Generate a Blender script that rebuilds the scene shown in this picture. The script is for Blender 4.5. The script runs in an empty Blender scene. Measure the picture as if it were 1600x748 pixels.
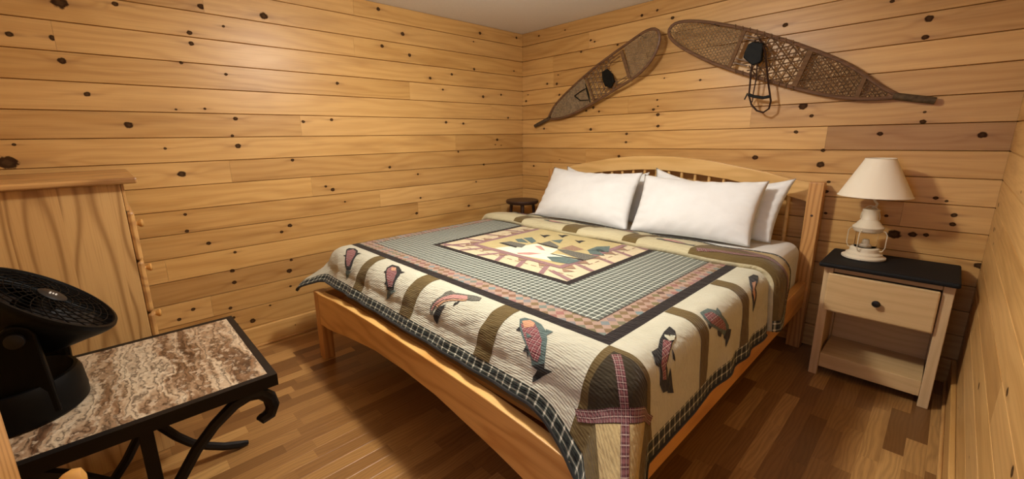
import bpy, bmesh, math, random
import numpy as np
from mathutils import Vector, Matrix
random.seed(7)
PI = math.pi
scene = bpy.context.scene
COL = scene.collection

# ------------------------------------------------------------------ camera, light, exposure
CAM = np.array([2.914, -3.108, 1.305])
YAW, PITCH, ROLL = math.radians(47.600), math.radians(12.686), math.radians(-1.0264)
FPX, CX, CY = 655.6, 766.71, 363.05
def cam_axes():
    cy, sy, cp, sp = math.cos(YAW), math.sin(YAW), math.cos(PITCH), math.sin(PITCH)
    f = np.array([-sy*cp, cy*cp, -sp]); rt = np.array([cy, sy, 0.0]); up = np.cross(rt, f)
    c, s = math.cos(ROLL), math.sin(ROLL)
    return np.array([c*rt + s*up, -s*rt + c*up, f])
AX = cam_axes()
cam_data = bpy.data.cameras.new('camera')
cam = bpy.data.objects.new('camera', cam_data); COL.objects.link(cam)
cam_data.sensor_fit = 'HORIZONTAL'; cam_data.sensor_width = 36.0
cam_data.lens = FPX/1600*36.0
cam_data.shift_x = (800-CX)/1600.0
cam_data.shift_y = -(374-CY)/1600.0
cam_data.clip_start = 0.02
M = Matrix(((AX[0][0], AX[1][0], -AX[2][0], CAM[0]), (AX[0][1], AX[1][1], -AX[2][1], CAM[1]),
            (AX[0][2], AX[1][2], -AX[2][2], CAM[2]), (0, 0, 0, 1)))
cam.matrix_world = M
scene.camera = cam

world = bpy.data.worlds.new('world'); scene.world = world; world.use_nodes = True
world.node_tree.nodes['Background'].inputs[0].default_value = (0.55, 0.65, 0.9, 1)
world.node_tree.nodes['Background'].inputs[1].default_value = 0.15

LAMP = (1.58, -1.88, 2.13)
LAMP_W = 46.0
ld = bpy.data.lights.new('ceiling_bulb', 'POINT'); ld.energy = LAMP_W; ld.color = (1.0, 0.945, 0.87); ld.shadow_soft_size = 0.075
lo = bpy.data.objects.new('ceiling_bulb', ld); lo.location = (LAMP[0], LAMP[1], 2.05); COL.objects.link(lo)
dd_ = bpy.data.lights.new('ceiling_bowl_light', 'AREA'); dd_.shape = 'DISK'; dd_.size = 0.22; dd_.energy = 24.0; dd_.color = (1.0, 0.945, 0.87)
do_ = bpy.data.objects.new('ceiling_bowl_light', dd_); do_.location = (LAMP[0], LAMP[1], 2.06); COL.objects.link(do_)
# cool daylight entering through the window in the wall behind the photographer
wd = bpy.data.lights.new('window_daylight', 'AREA'); wd.shape = 'RECTANGLE'; wd.size = 0.62; wd.size_y = 0.8
wd.energy = 6.5; wd.color = (0.50, 0.62, 1.0)
wl = bpy.data.objects.new('window_daylight', wd); wl.location = (2.55, -3.585, 1.35); wl.rotation_euler = (math.radians(90), 0, 0)
COL.objects.link(wl)

vs = scene.view_settings
vs.view_transform = 'Standard'; vs.look = 'None'; vs.gamma = 1.0; vs.use_curve_mapping = False
vs.exposure = -0.16

# ------------------------------------------------------------------ pixel -> world helpers (surveying the photo)
def ray(x, y): return AX.T @ np.array([(x-CX)/FPX, -(y-CY)/FPX, 1.0])
def at_y(x, y, v): r = ray(x, y); return CAM + (v-CAM[1])/r[1]*r
def at_x(x, y, v): r = ray(x, y); return CAM + (v-CAM[0])/r[0]*r
def at_z(x, y, v): r = ray(x, y); return CAM + (v-CAM[2])/r[2]*r

# ------------------------------------------------------------------ node helper
class NT:
    def __init__(s, name, rough=0.5, spec=0.5):
        s.m = bpy.data.materials.new(name); s.m.use_nodes = True
        s.t = s.m.node_tree; s.b = s.t.nodes['Principled BSDF']
        s.b.inputs['Roughness'].default_value = rough
        s.b.inputs['Specular IOR Level'].default_value = spec
    def new(s, k): return s.t.nodes.new(k)
    def put(s, sock, v):
        if isinstance(v, bpy.types.NodeSocket): s.t.links.new(v, sock)
        elif isinstance(v, (tuple, list)):
            try: sock.default_value = tuple(v)
            except Exception: sock.default_value = tuple(v) + (1,) if len(v) == 3 else v[:3]
        else: sock.default_value = v
    def m2(s, op, a, b=0.0, c=None, clamp=False):
        n = s.new('ShaderNodeMath'); n.operation = op; n.use_clamp = clamp
        s.put(n.inputs[0], a); s.put(n.inputs[1], b)
        if c is not None: s.put(n.inputs[2], c)
        return n.outputs[0]
    def add(s, a, b): return s.m2('ADD', a, b)
    def sub(s, a, b): return s.m2('SUBTRACT', a, b)
    def mul(s, a, b): return s.m2('MULTIPLY', a, b)
    def mx(s, a, b): return s.m2('MAXIMUM', a, b)
    def mn(s, a, b): return s.m2('MINIMUM', a, b)
    def ab(s, a): return s.m2('ABSOLUTE', a)
    def gt(s, a, b): return s.m2('GREATER_THAN', a, b)
    def lt(s, a, b): return s.m2('LESS_THAN', a, b)
    def sin(s, a): return s.m2('SINE', a)
    def ss(s, x, e0, e1):
        n = s.new('ShaderNodeMapRange'); n.interpolation_type = 'SMOOTHSTEP'
        s.put(n.inputs[0], x); n.inputs[1].default_value = e0; n.inputs[2].default_value = e1
        return n.outputs[0]
    def mix(s, f, a, b, mode='MIX'):
        n = s.new('ShaderNodeMix'); n.data_type = 'RGBA'; n.blend_type = mode
        s.put(n.inputs[0], f)
        for i, v in ((6, a), (7, b)):
            s.put(n.inputs[i], tuple(v)+(1,) if isinstance(v, tuple) and len(v) == 3 else v)
        return n.outputs[2]
    def vec(s, x, y, z):
        n = s.new('ShaderNodeCombineXYZ')
        for i, v in enumerate((x, y, z)): s.put(n.inputs[i], v)
        return n.outputs[0]
    def sep(s, v):
        n = s.new('ShaderNodeSeparateXYZ'); s.put(n.inputs[0], v); return n.outputs
    def noise(s, v, scale, detail=2.0, rough=0.5):
        n = s.new('ShaderNodeTexNoise'); s.put(n.inputs['Vector'], v); n.inputs['Scale'].default_value = scale
        n.inputs['Detail'].default_value = detail; n.inputs['Roughness'].default_value = rough
        return n.outputs[0]
    def attr(s, name, kind='OBJECT'):
        n = s.new('ShaderNodeAttribute'); n.attribute_type = kind; n.attribute_name = name; return n
    def pos(s): return s.new('ShaderNodeNewGeometry').outputs['Position']
    def uv(s): return s.new('ShaderNodeUVMap').outputs[0]
    def objpos(s): return s.new('ShaderNodeTexCoord').outputs['Object']
    def ramp(s, f, stops):
        n = s.new('ShaderNodeValToRGB'); s.put(n.inputs[0], f)
        e = n.color_ramp.elements
        while len(e) < len(stops): e.new(0.5)
        for q, (p, c) in zip(e, stops): q.position = p; q.color = tuple(c)+(1,)
        return n.outputs[0]
    def bump(s, h, strength=0.3, dist=0.002):
        n = s.new('ShaderNodeBump'); n.inputs['Strength'].default_value = strength; n.inputs['Distance'].default_value = dist
        s.put(n.inputs['Height'], h); s.t.links.new(n.outputs[0], s.b.inputs['Normal'])
    def color(s, c): s.put(s.b.inputs['Base Color'], tuple(c)+(1,) if isinstance(c, tuple) and len(c) == 3 else c)

def srgb(h):
    h = h.lstrip('#'); v = [int(h[i:i+2], 16)/255 for i in (0, 2, 4)]
    return tuple(c/12.92 if c <= 0.04045 else ((c+0.055)/1.055)**2.4 for c in v)

def plain(name, col, rough=0.5, spec=0.5, nz=0.0, metal=0.0, nscale=30):
    n = NT(name, rough, spec)
    if nz:
        f = n.noise(n.pos(), nscale, 3)
        n.color(n.mix(n.ss(f, 0.3, 0.7), tuple(c*(1-nz) for c in col), tuple(min(1, c*(1+nz)) for c in col)))
    else: n.color(tuple(col))
    n.b.inputs['Metallic'].default_value = metal
    return n.m

def pine_plank(name, axis):
    """knotty pine boards: every plank carries its seed, tint and up to four knots as object properties"""
    n = NT(name, 0.37, 0.5)
    P = n.sep(n.pos()); s_ = P[axis]; t_ = P[2]
    seed = n.attr('seed').outputs['Fac']; tint = n.attr('tint').outputs['Fac']
    dark = None; warp = None; halo = None
    for k in range(4):
        a = n.sep(n.attr('knot%d' % k).outputs['Vector'])
        wob = n.mul(n.sub(n.noise(n.vec(s_, t_, seed), 70, 1), 0.5), 0.6)
        ds = n.sub(s_, a[0]); dt = n.sub(t_, a[1]); size = n.mx(a[2], 0.0005)
        q = n.m2('SQRT', n.add(n.m2('POWER', n.mul(ds, 0.85), 2.0), n.m2('POWER', dt, 2.0)))
        q = n.add(n.m2('DIVIDE', q, size), wob)
        dk = n.m2('SUBTRACT', 1.0, n.ss(q, 0.8, 1.1))
        core = n.m2('SUBTRACT', 1.0, n.ss(q, 0.2, 0.65))
        dk = n.sub(dk, n.mul(core, 0.10))
        g = n.m2('DIVIDE', n.add(n.m2('POWER', n.mul(ds, 0.4), 2.0), n.m2('POWER', dt, 2.0)), n.mul(n.mul(size, size), 5.0))
        e = n.m2('EXPONENT', n.mul(g, -1.0))
        # resin streak along the grain on both sides of the knot
        st = n.m2('EXPONENT', n.mul(n.m2('DIVIDE', n.add(n.m2('POWER', n.mul(ds, 0.22), 2.0), n.m2('POWER', n.mul(dt, 1.7), 2.0)), n.mul(size, size)), -1.0))
        w = n.mul(e, n.mul(size, 2.4))
        w = n.mul(w, n.m2('SIGN', dt))
        dark = dk if dark is None else n.mx(dark, dk)
        warp = w if warp is None else n.add(warp, w)
        halo = st if halo is None else n.mx(halo, st)
    base = n.vec(n.add(n.mul(s_, 0.55), n.mul(seed, 13.7)), n.mul(seed, 7.1), n.mul(n.add(t_, warp), 3.2))
    big = n.noise(base, 1.6, 2, 0.45)
    ph = n.add(n.mul(n.add(t_, warp), 120.0), n.mul(big, 40.0))
    ring = n.mul(n.add(n.sin(ph), 1.0), 0.5)
    ring = n.m2('POWER', ring, 1.6)
    fine = n.noise(n.vec(n.add(n.mul(s_, 4.0), n.mul(seed, 9.0)), seed, n.mul(t_, 160.0)), 1.0, 3)
    blot = n.noise(n.vec(n.add(n.mul(s_, 1.1), n.mul(seed, 5.0)), seed, n.mul(t_, 7.0)), 1.5, 3)
    light = srgb('#D0A462'); mid = srgb('#B78745'); deep = srgb('#8A5C28')
    c = n.mix(n.mul(ring, 0.5), light, mid)
    c = n.mix(n.mul(n.ss(fine, 0.42, 0.8), 0.24), c, deep)
    c = n.mix(n.mul(n.ss(blot, 0.5, 0.8), 0.5), c, deep)
    c = n.mix(n.mx(tint, 0.0), c, srgb('#6E4226'))
    c = n.mix(n.mx(n.mul(tint, -1.0), 0.0), c, srgb('#DDB478'))
    c = n.mix(n.mul(halo, 0.45), c, srgb('#6E3E1C'))
    c = n.mix(n.m2('MULTIPLY', dark, 0.93, clamp=True), c, srgb('#200D0A'))
    n.color(c)
    n.put(n.b.inputs['Roughness'], n.add(n.add(0.34, n.mul(fine, 0.12)), n.mul(dark, 0.4)))
    n.put(n.b.inputs['Specular IOR Level'], n.sub(0.42, n.mul(dark, 0.36)))
    n.bump(n.add(n.mul(fine, 0.5), n.mul(dark, -0.6)), 0.10, 0.001)
    return n.m

def wood(name, c1, c2, along=0, rough=0.42, freq=120, contrast=0.6, c3=None, across=None, warp=26, spec=0.5):
    """plain furniture pine; 'along' is the world axis of the grain"""
    n = NT(name, rough, spec)
    P = n.sep(n.pos())
    o = [i for i in range(3) if i != along]
    if across is None: across = o[1]
    other = [i for i in o if i != across][0]
    S, T, U = P[along], P[across], P[other]
    big = n.noise(n.vec(n.mul(S, 0.8), n.mul(T, 3.6), n.mul(U, 3.6)), 1.7, 2, 0.5)
    ph = n.add(n.mul(n.add(T, n.mul(U, 0.6)), float(freq)), n.mul(big, float(warp)))
    ring = n.m2('POWER', n.mul(n.add(n.sin(ph), 1.0), 0.5), 2.2)
    fine = n.noise(n.vec(n.mul(S, 5.0), n.mul(T, 190.0), n.mul(U, 190.0)), 1.0, 2)
    c = n.mix(n.mul(ring, contrast), c1, c2)
    c = n.mix(n.mul(n.ss(fine, 0.45, 0.8), 0.25), c, c3 or c2)
    n.color(c); n.bump(fine, 0.08, 0.001)
    return n.m

# ------------------------------------------------------------------ mesh helper
class MB:
    def __init__(s): s.v = []; s.f = []
    def add(s, vs_, fs):
        o = len(s.v); s.v += [tuple(map(float, p)) for p in vs_]; s.f += [tuple(i+o for i in f) for f in fs]; return s
    def box(s, x0, x1, y0, y1, z0, z1, ch=0.0):
        if ch <= 0:
            vv = [(x, y, z) for x in (x0, x1) for y in (y0, y1) for z in (z0, z1)]
            ff = [(0, 1, 3, 2), (4, 6, 7, 5), (0, 4, 5, 1), (2, 3, 7, 6), (0, 2, 6, 4), (1, 5, 7, 3)]
            return s.add(vv, ff)
        bm = bmesh.new(); bmesh.ops.create_cube(bm, size=1)
        for v in bm.verts:
            v.co = Vector(((x0+x1)/2+v.co.x*(x1-x0), (y0+y1)/2+v.co.y*(y1-y0), (z0+z1)/2+v.co.z*(z1-z0)))
        bmesh.ops.bevel(bm, geom=bm.edges[:], offset=ch, segments=2, affect='EDGES', profile=0.6)
        bm.verts.index_update()
        s.add([v.co[:] for v in bm.verts], [[v.index for v in f.verts] for f in bm.faces]); bm.free(); return s
    def tube(s, pts, r, n=8, closed=False, cap=True, flat=None):
        """round bar along a path; r number or list; flat=(scale) squashes the section along the second normal"""
        P = [np.array(p, float) for p in pts]; m = len(P)
        R_ = r if isinstance(r, (list, tuple)) else [r]*m
        prev = None; rings = []
        for i in range(m):
            if closed: t = P[(i+1) % m]-P[i-1]
            else: t = P[min(i+1, m-1)]-P[max(i-1, 0)]
            t = t/(np.linalg.norm(t)+1e-12)
            if prev is None:
                a = np.array([0, 0, 1.0]) if abs(t[2]) < 0.9 else np.array([1.0, 0, 0])
            else: a = prev
            a = a-t*(a@t); a /= np.linalg.norm(a)+1e-12; prev = a; b = np.cross(t, a)
            rings.append([P[i]+R_[i]*(math.cos(2*PI*k/n)*a*(flat or 1)+math.sin(2*PI*k/n)*b) for k in range(n)])
        vv = [p for q in rings for p in q]; ff = []
        for i in range(m if closed else m-1):
            j = (i+1) % m
            for k in range(n): ff.append((i*n+k, i*n+(k+1) % n, j*n+(k+1) % n, j*n+k))
        if cap and not closed: ff += [tuple(range(n-1, -1, -1)), tuple((m-1)*n+k for k in range(n))]
        return s.add(vv, ff)
    def lathe(s, prof, c=(0, 0, 0), n=32, ax=None, sx=1.0):
        """prof: list of (r, h) revolved about the axis ax through c"""
        w = Vector(ax or (0, 0, 1)).normalized()
        a = w.orthogonal().normalized() if abs(w.z) < 0.999 else Vector((1, 0, 0)); b = w.cross(a)
        vv = []; ff = []; m = len(prof); C = Vector(c)
        for (r, h) in prof:
            for k in range(n):
                t = 2*PI*k/n; vv.append(C+w*h+(a*math.cos(t)*sx+b*math.sin(t))*max(r, 1e-4))
        for i in range(m-1):
            for k in range(n): ff.append((i*n+k, i*n+(k+1) % n, (i+1)*n+(k+1) % n, (i+1)*n+k))
        ff += [tuple(range(n-1, -1, -1)), tuple((m-1)*n+k for k in range(n))]
        return s.add(vv, ff)
    def prism(s, poly, d0, d1, plane='xz'):
        """extrude polygon (2D) between d0 and d1 on the remaining axis"""
        def q(p, d): return (p[0], d, p[1]) if plane == 'xz' else ((d, p[0], p[1]) if plane == 'yz' else (p[0], p[1], d))
        n = len(poly)
        vv = [q(p, d0) for p in poly]+[q(p, d1) for p in poly]
        ff = [tuple(range(n)), tuple(range(2*n-1, n-1, -1))]+[(i, (i+1) % n, (i+1) % n+n, i+n) for i in range(n)]
        return s.add(vv, ff)
    def strip(s, lo_, hi_, d0, d1, plane='xz'):
        """solid between two matching 2D curves (handles concave boards)"""
        def q(p, d): return (p[0], d, p[1]) if plane == 'xz' else (d, p[0], p[1])
        n = len(lo_)
        vv = [q(p, d0) for p in lo_]+[q(p, d0) for p in hi_]+[q(p, d1) for p in lo_]+[q(p, d1) for p in hi_]
        ff = []
        for i in range(n-1):
            ff += [(i, i+1, n+i+1, n+i), (2*n+i, 3*n+i, 3*n+i+1, 2*n+i+1), (i, 2*n+i, 2*n+i+1, i+1), (n+i, n+i+1, 3*n+i+1, 3*n+i)]
        ff += [(0, n, 3*n, 2*n), (n-1, 3*n-1, 4*n-1, 2*n-1)]
        return s.add(vv, ff)
    def mesh(s, name, off=(0, 0, 0), smooth=False, fix=True):
        me = bpy.data.meshes.new(name)
        me.from_pydata([(x-off[0], y-off[1], z-off[2]) for x, y, z in s.v], [], s.f)
        if fix:
            bm = bmesh.new(); bm.from_mesh(me); bmesh.ops.recalc_face_normals(bm, faces=bm.faces[:]); bm.to_mesh(me); bm.free()
        if smooth:
            me.shade_smooth()
            if hasattr(me, 'set_sharp_from_angle'): me.set_sharp_from_angle(angle=math.radians(38))
        me.update(); return me

def root_off(p):
    o = Vector((0, 0, 0))
    while p is not None: o += Vector(p.location); p = p.parent
    return o
def part(name, mb, mat, parent=None, smooth=False, bevel=0.0, label=None, kind=None, subsurf=0, fix=True):
    me = mb.mesh(name, root_off(parent), smooth, fix); me.materials.append(mat)
    o = bpy.data.objects.new(name, me); COL.objects.link(o); o.parent = parent
    if bevel:
        b = o.modifiers.new('bevel', 'BEVEL'); b.width = bevel; b.segments = 2; b.limit_method = 'ANGLE'; b.angle_limit = math.radians(40)
    if subsurf: q = o.modifiers.new('sub', 'SUBSURF'); q.levels = subsurf; q.render_levels = subsurf
    if label: o['label'] = label
    if kind: o['kind'] = kind
    return o
def thing(name, label, cat, loc=(0, 0, 0), group=None):
    o = bpy.data.objects.new(name, None); COL.objects.link(o); o.location = loc; o.empty_display_size = 0.1
    return tag(o, label, cat, group)
def tag(o, label, cat, group=None):
    o['label'] = label; o['category'] = cat
    if group: o['group'] = group
    return o
def struct(name, mb, mat, parent=None, **k):
    return part(name, mb, mat, parent, kind='structure', **k)

# ------------------------------------------------------------------ materials
M_plank_x = pine_plank('knotty_pine_x', 0)
M_plank_y = pine_plank('knotty_pine_y', 1)
LIGHTP, MIDP = srgb('#E8C084'), srgb('#C89050')
M_backing = plain('dark_groove', srgb('#4A2C16'), 0.8)
M_bed_x = wood('bed_pine_x', srgb('#DEB068'), srgb('#B97E3A'), 0, 0.33, 70, 0.6, srgb('#9A6430'))
M_bed_y = wood('bed_pine_y', srgb('#D9A25C'), srgb('#B97B3C'), 1, 0.33, 70, 0.6, srgb('#9A6430'))
M_bed_z = wood('bed_pine_z', srgb('#CE9C5E'), srgb('#A06A36'), 2, 0.36, 260, 0.7, srgb('#A86C34'), across=0)
M_hb_x = wood('headboard_pine', srgb('#DDB676'), srgb('#C29450'), 0, 0.36, 90, 0.5)
n = NT('chest_pine_z', 0.42)
P = n.sep(n.pos()); bd = n.m2('FLOOR', n.m2('DIVIDE', P[1], 0.135)); fr_ = n.m2('FRACT', n.m2('DIVIDE', P[1], 0.135))
Tt = n.add(P[1], n.mul(P[0], 0.7))
lowf = n.noise(n.vec(n.mul(P[2], 0.9), n.mul(Tt, 3.0), n.mul(bd, 3.7)), 1.5, 1, 0.4)
ph = n.add(n.mul(n.m2('POWER', n.ab(n.sub(fr_, 0.45)), 1.6), 26.0), n.mul(lowf, 26.0))
ln_ = n.m2('POWER', n.mul(n.add(n.sin(ph), 1.0), 0.5), 5.0)
fine = n.noise(n.vec(n.mul(P[2], 4.0), n.mul(Tt, 200.0), bd), 1.0, 3)
c = n.mix(n.mul(n.noise(n.vec(bd, 0.5, 0.5), 3.1, 0), 0.5), srgb('#D0A96E'), srgb('#BE935A'))
c = n.mix(n.mul(ln_, 0.7), c, srgb('#8C6232')); c = n.mix(n.mul(n.ss(fine, 0.45, 0.8), 0.3), c, srgb('#8C6232'))
n.color(c); n.bump(fine, 0.06, 0.001); M_chest_z = n.m
M_chest_y = wood('chest_pine_y', srgb('#C89A5C'), srgb('#80542A'), 1, 0.42, 170, 0.85, srgb('#8A5C2E'))
M_chest_x = wood('chest_pine_x', srgb('#C89A5C'), srgb('#94663A'), 0, 0.42, 90, 0.6)
M_ns_x = wood('nightstand_oak_x', srgb('#CDAE7C'), srgb('#B89664'), 0, 0.5, 150, 0.4, srgb('#B5925E'))
M_ns_z = wood('nightstand_oak_z', srgb('#CDB084'), srgb('#B8986A'), 2, 0.5, 150, 0.4, srgb('#B5925E'), across=0)
M_nstop = plain('black_laminate', srgb('#181818'), 0.7, 0.2, 0.12, nscale=120)
M_blackknob = plain('black_metal_knob', srgb('#141212'), 0.35)
M_iron = plain('black_iron', srgb('#0E0B0A'), 0.5, 0.3, 0.25, nscale=18)
M_fan = plain('black_plastic', srgb('#050505'), 0.45, 0.15)
M_grille = plain('black_grille', srgb('#040404'), 0.5, 0.1)
M_fan2 = plain('dark_grey_plastic', srgb('#1C1A19'), 0.45, 0.3)
M_silver = plain('silver_print', srgb('#C9C9C4'), 0.4)
M_stool = plain('espresso_wood', srgb('#33211A'), 0.36, 0.5, 0.25, nscale=12)
M_cream_paint = None
n = NT('distressed_cream_paint', 0.42)
f = n.noise(n.pos(), 90, 4, 0.6); g_ = n.noise(n.pos(), 17, 3)
n.color(n.mix(n.mul(n.ss(f, 0.66, 0.72), n.ss(g_, 0.45, 0.6)), srgb('#DDD3BA'), srgb('#6B5A45'))); n.bump(f, 0.1, 0.001)
M_cream_paint = n.m
n = NT('linen_lampshade', 0.85, 0.2)
P = n.sep(n.pos()); w1 = n.sin(n.mul(n.m2('ARCTAN2', n.sub(P[1], -0.175), n.sub(P[0], 2.665)), 420)); w2 = n.sin(n.mul(P[2], 2600))
n.color(n.mix(n.mul(n.add(n.mul(n.add(w1, w2), 0.25), 0.5), 0.35), srgb('#EEE6D2'), srgb('#E0D6BC'))); n.bump(n.add(w1, w2), 0.15, 0.0005)
n.b.inputs['Transmission Weight'].default_value = 0.0
M_shade = n.m
n = NT('lantern_glass', 0.04, 0.5); n.color((1, 1, 1)); n.b.inputs['Transmission Weight'].default_value = 1.0; n.b.inputs['IOR'].default_value = 1.08
M_glass = n.m
M_wire = plain('cream_wire', srgb('#D2C7AC'), 0.4)
n = NT('ceiling_paint', 0.9, 0.2); f = n.noise(n.pos(), 55, 4, 0.6); n.color(n.mix(f, srgb('#E4E4E2'), srgb('#EEEEEE'))); n.bump(f, 0.35, 0.004); M_ceil = n.m
n = NT('white_cotton', 0.85, 0.25)
f = n.noise(n.pos(), 14, 3, 0.55); n.color(n.mix(f, srgb('#DCDEDC'), srgb('#E8EAE8'))); n.bump(n.add(n.mul(n.noise(n.pos(), 26, 4, 0.6), 1.0), n.mul(n.noise(n.pos(), 900, 1), 0.05)), 0.28, 0.006)
M_cotton = n.m
n = NT('mattress_pad_cotton', 0.85, 0.25)
P = n.sep(n.pos()); d1 = n.sin(n.mul(n.add(P[1], P[2]), 150)); d2 = n.sin(n.mul(n.sub(P[1], P[2]), 150))
n.color(srgb('#DFDED8')); n.bump(n.mul(d1, d2), 0.35, 0.003); M_sheet = n.m
n = NT('marble', 0.28, 0.5)      # banded travertine table top
P = n.sep(n.pos())
Q = n.vec(n.mul(P[0], 0.45), P[1], 0.0)
nz = n.noise(Q, 9, 4, 0.6); nz2 = n.noise(n.vec(n.mul(P[0], 0.8), P[1], 0.0), 42, 4, 0.65)
ph = n.add(n.mul(n.add(P[1], n.mul(P[0], 0.10)), 140.0), n.add(n.mul(nz, 24.0), n.mul(nz2, 7.0)))
b2 = n.m2('POWER', n.ab(n.sin(ph)), 0.45)
band_ = n.noise(n.vec(n.mul(P[0], 1.2), n.add(n.mul(P[1], 15.0), n.mul(nz, 3.0)), 0.0), 1.0, 4, 0.6)
c = n.ramp(band_, [(0.34, srgb('#4A3222')), (0.43, srgb('#7C5E44')), (0.5, srgb('#A98E70')), (0.6, srgb('#CDBB9E')), (0.7, srgb('#927860'))])
c = n.mix(n.m2('SUBTRACT', 1.08, b2, clamp=True), c, srgb('#26170F'))
c = n.mix(n.mul(n.ss(nz2, 0.52, 0.62), 0.45), c, srgb('#DCCDB2'))
n.color(c); n.bump(b2, 0.15, 0.001); M_marble = n.m
n = NT('laminate_strip', 0.30, 0.4)
P = n.sep(n.pos()); seed = n.attr('seed').outputs['Fac']; tone = n.attr('tone').outputs['Fac']
big = n.noise(n.vec(n.mul(P[0], 6.0), n.add(n.mul(P[1], 0.9), n.mul(seed, 11.0)), seed), 2.0, 2)
ring = n.m2('POWER', n.mul(n.add(n.sin(n.add(n.mul(P[0], 420.0), n.mul(big, 42.0))), 1.0), 0.5), 1.5)
fine = n.noise(n.vec(n.mul(P[0], 330.0), n.add(n.mul(P[1], 9.0), seed), 0.0), 1.0, 2)
c = n.ramp(tone, [(0.0, srgb('#6A4826')), (0.4, srgb('#8C6438')), (0.75, srgb('#A47A46')), (1.0, srgb('#BC9258'))])
c = n.mix(n.mul(ring, 0.30), c, srgb('#5E3E20')); c = n.mix(n.mul(n.ss(fine, 0.4, 0.8), 0.3), c, srgb('#5E3E20'))
n.color(c); n.bump(fine, 0.03, 0.0005); M_floor = n.m
M_shoe = wood('snowshoe_ash', srgb('#6B4C34'), srgb('#4A3222'), 0, 0.45, 200, 0.6)
M_shoebar = wood('snowshoe_bar', srgb('#6E5238'), srgb('#543E2A'), 0, 0.7, 200, 0.5, spec=0.12)
M_raw = plain('rawhide', srgb('#8C7555'), 0.55, 0.4, 0.3, nscale=60)
M_rawd = plain('rawhide_dark', srgb('#6A5138'), 0.5, 0.4, 0.3, nscale=60)
M_leather = plain('black_green_leather', srgb('#11120F'), 0.6, 0.15, 0.4, nscale=40)
M_strapl = plain('brown_leather_strap', srgb('#2E1C12'), 0.65, 0.15)
M_tail = plain('weathered_ash', srgb('#524330'), 0.7, 0.15, 0.3, nscale=50)
M_brass = plain('turned_maple_knob', srgb('#CF9C55'), 0.3, 0.5, 0.12, nscale=20)

# ------------------------------------------------------------------ the room
W, DEP, H = 3.085, 3.62, 2.25
PITCH_W = 0.13334; Z0 = 0.003
T = 0.016
struct('ceiling', MB().box(-0.1, W+0.1, -DEP-0.1, 0.1, H, H+0.05), M_ceil)
floor = struct('floor', MB().box(-0.1, W+0.1, -DEP-0.1, 0.1, -0.06, -0.011), M_backing)

def plank_mesh():
    c = 0.0045; w = PITCH_W; e = 0.0022
    # local x 0..1 length, y = out of the wall 0..T, z 0..w ; chamfered long edges
    prof = [(0, 0.0009), (T-0.006, 0.0009), (T, 0.0032), (T, w-0.0032), (T-0.006, w-0.0009), (0, w-0.0009)]
    mb = MB(); k = len(prof)
    mb.add([(x, y, z) for x in (0, 1) for (y, z) in prof],
           [tuple(range(k)), tuple(range(2*k-1, k-1, -1))]+[(i, (i+1) % k, (i+1) % k+k, i+k) for i in range(k)])
    return mb.mesh('plank')
PM = {0: plank_mesh(), 1: plank_mesh()}
PM[0].materials.append(M_plank_x); PM[1].materials.append(M_plank_y)

def wall(name, axis, length, face, sgn, joints, knots, tints, rnd):
    """axis 0: runs along x, axis 1: along y.  face: plane coordinate of the plank face; sgn: direction into the room"""
    back = MB()
    if axis == 1:
        a, b = (face-0.05*sgn, face-T*sgn-0.0*sgn); back.box(min(a, b), max(a, b), -DEP-0.05, 0.05, 0, H)
    else:
        a, b = (face-0.05*sgn, face-T*sgn); back.box(-0.05, W+0.05, min(a, b), max(a, b), 0, H)
    root = struct(name, back, M_backing)
    rg = random.Random(rnd)
    for row in range(0, 17):
        z0 = Z0+row*PITCH_W
        js = sorted(joints.get(row, []))
        if not js and rg.random() < 0.8: js = [rg.uniform(0.25, length-0.25)]
        ends = [0.0]+js+[length]
        for i in range(len(ends)-1):
            s0, s1 = ends[i]+0.0004, ends[i+1]-0.0004
            o = bpy.data.objects.new('plank', PM[axis]); COL.objects.link(o); o.parent = root
            L = s1-s0
            hs = 1.0 if row < 16 else (H-z0)/PITCH_W
            if axis == 1:   # along -y from the back corner: world y = -s
                if sgn > 0: o.matrix_local = Matrix(((0, 1, 0, face-T), (-L, 0, 0, -s0), (0, 0, hs, z0), (0, 0, 0, 1)))
                else: o.matrix_local = Matrix(((0, -1, 0, face+T), (-L, 0, 0, -s0), (0, 0, hs, z0), (0, 0, 0, 1)))
            else:
                if sgn < 0: o.matrix_local = Matrix(((L, 0, 0, s0), (0, -1, 0, face+T), (0, 0, hs, z0), (0, 0, 0, 1)))
                else: o.matrix_local = Matrix(((L, 0, 0, s0), (0, 1, 0, face-T), (0, 0, hs, z0), (0, 0, 0, 1)))
            mine = [k for k in knots if k[1] >= z0-0.01 and k[1] < z0+PITCH_W-0.01+0.01 and s0 <= (k[0] if axis == 0 else -k[0]) <= s1]
            mine = sorted(mine, key=lambda k: -k[2])[:4]
            if not knots or (not mine and rg.random() < 0.6):
                for q in range(rg.randint(1, 3)):
                    ss_ = rg.uniform(s0, s1)
                    if knots and ss_ < (3.0 if axis == 1 else W) and rg.random() < 0.7: continue
                    mine.append(((ss_ if axis == 0 else -ss_), z0+rg.uniform(0.02, 0.11), rg.choice([0.004, 0.006, 0.012])))
            mine = mine[:4]
            for q in range(4):
                o['knot%d' % q] = [float(v) for v in (mine[q] if q < len(mine) else (99.0, 99.0, 0.001))]
            o['seed'] = rg.uniform(0, 9)
            t = rg.uniform(-0.3, 0.22)
            for (tr, ts, tv) in tints:
                if tr == row and s0 <= ts <= s1: t = tv
            o['tint'] = float(max(-0.6, min(0.75, t)))
    return root

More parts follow.
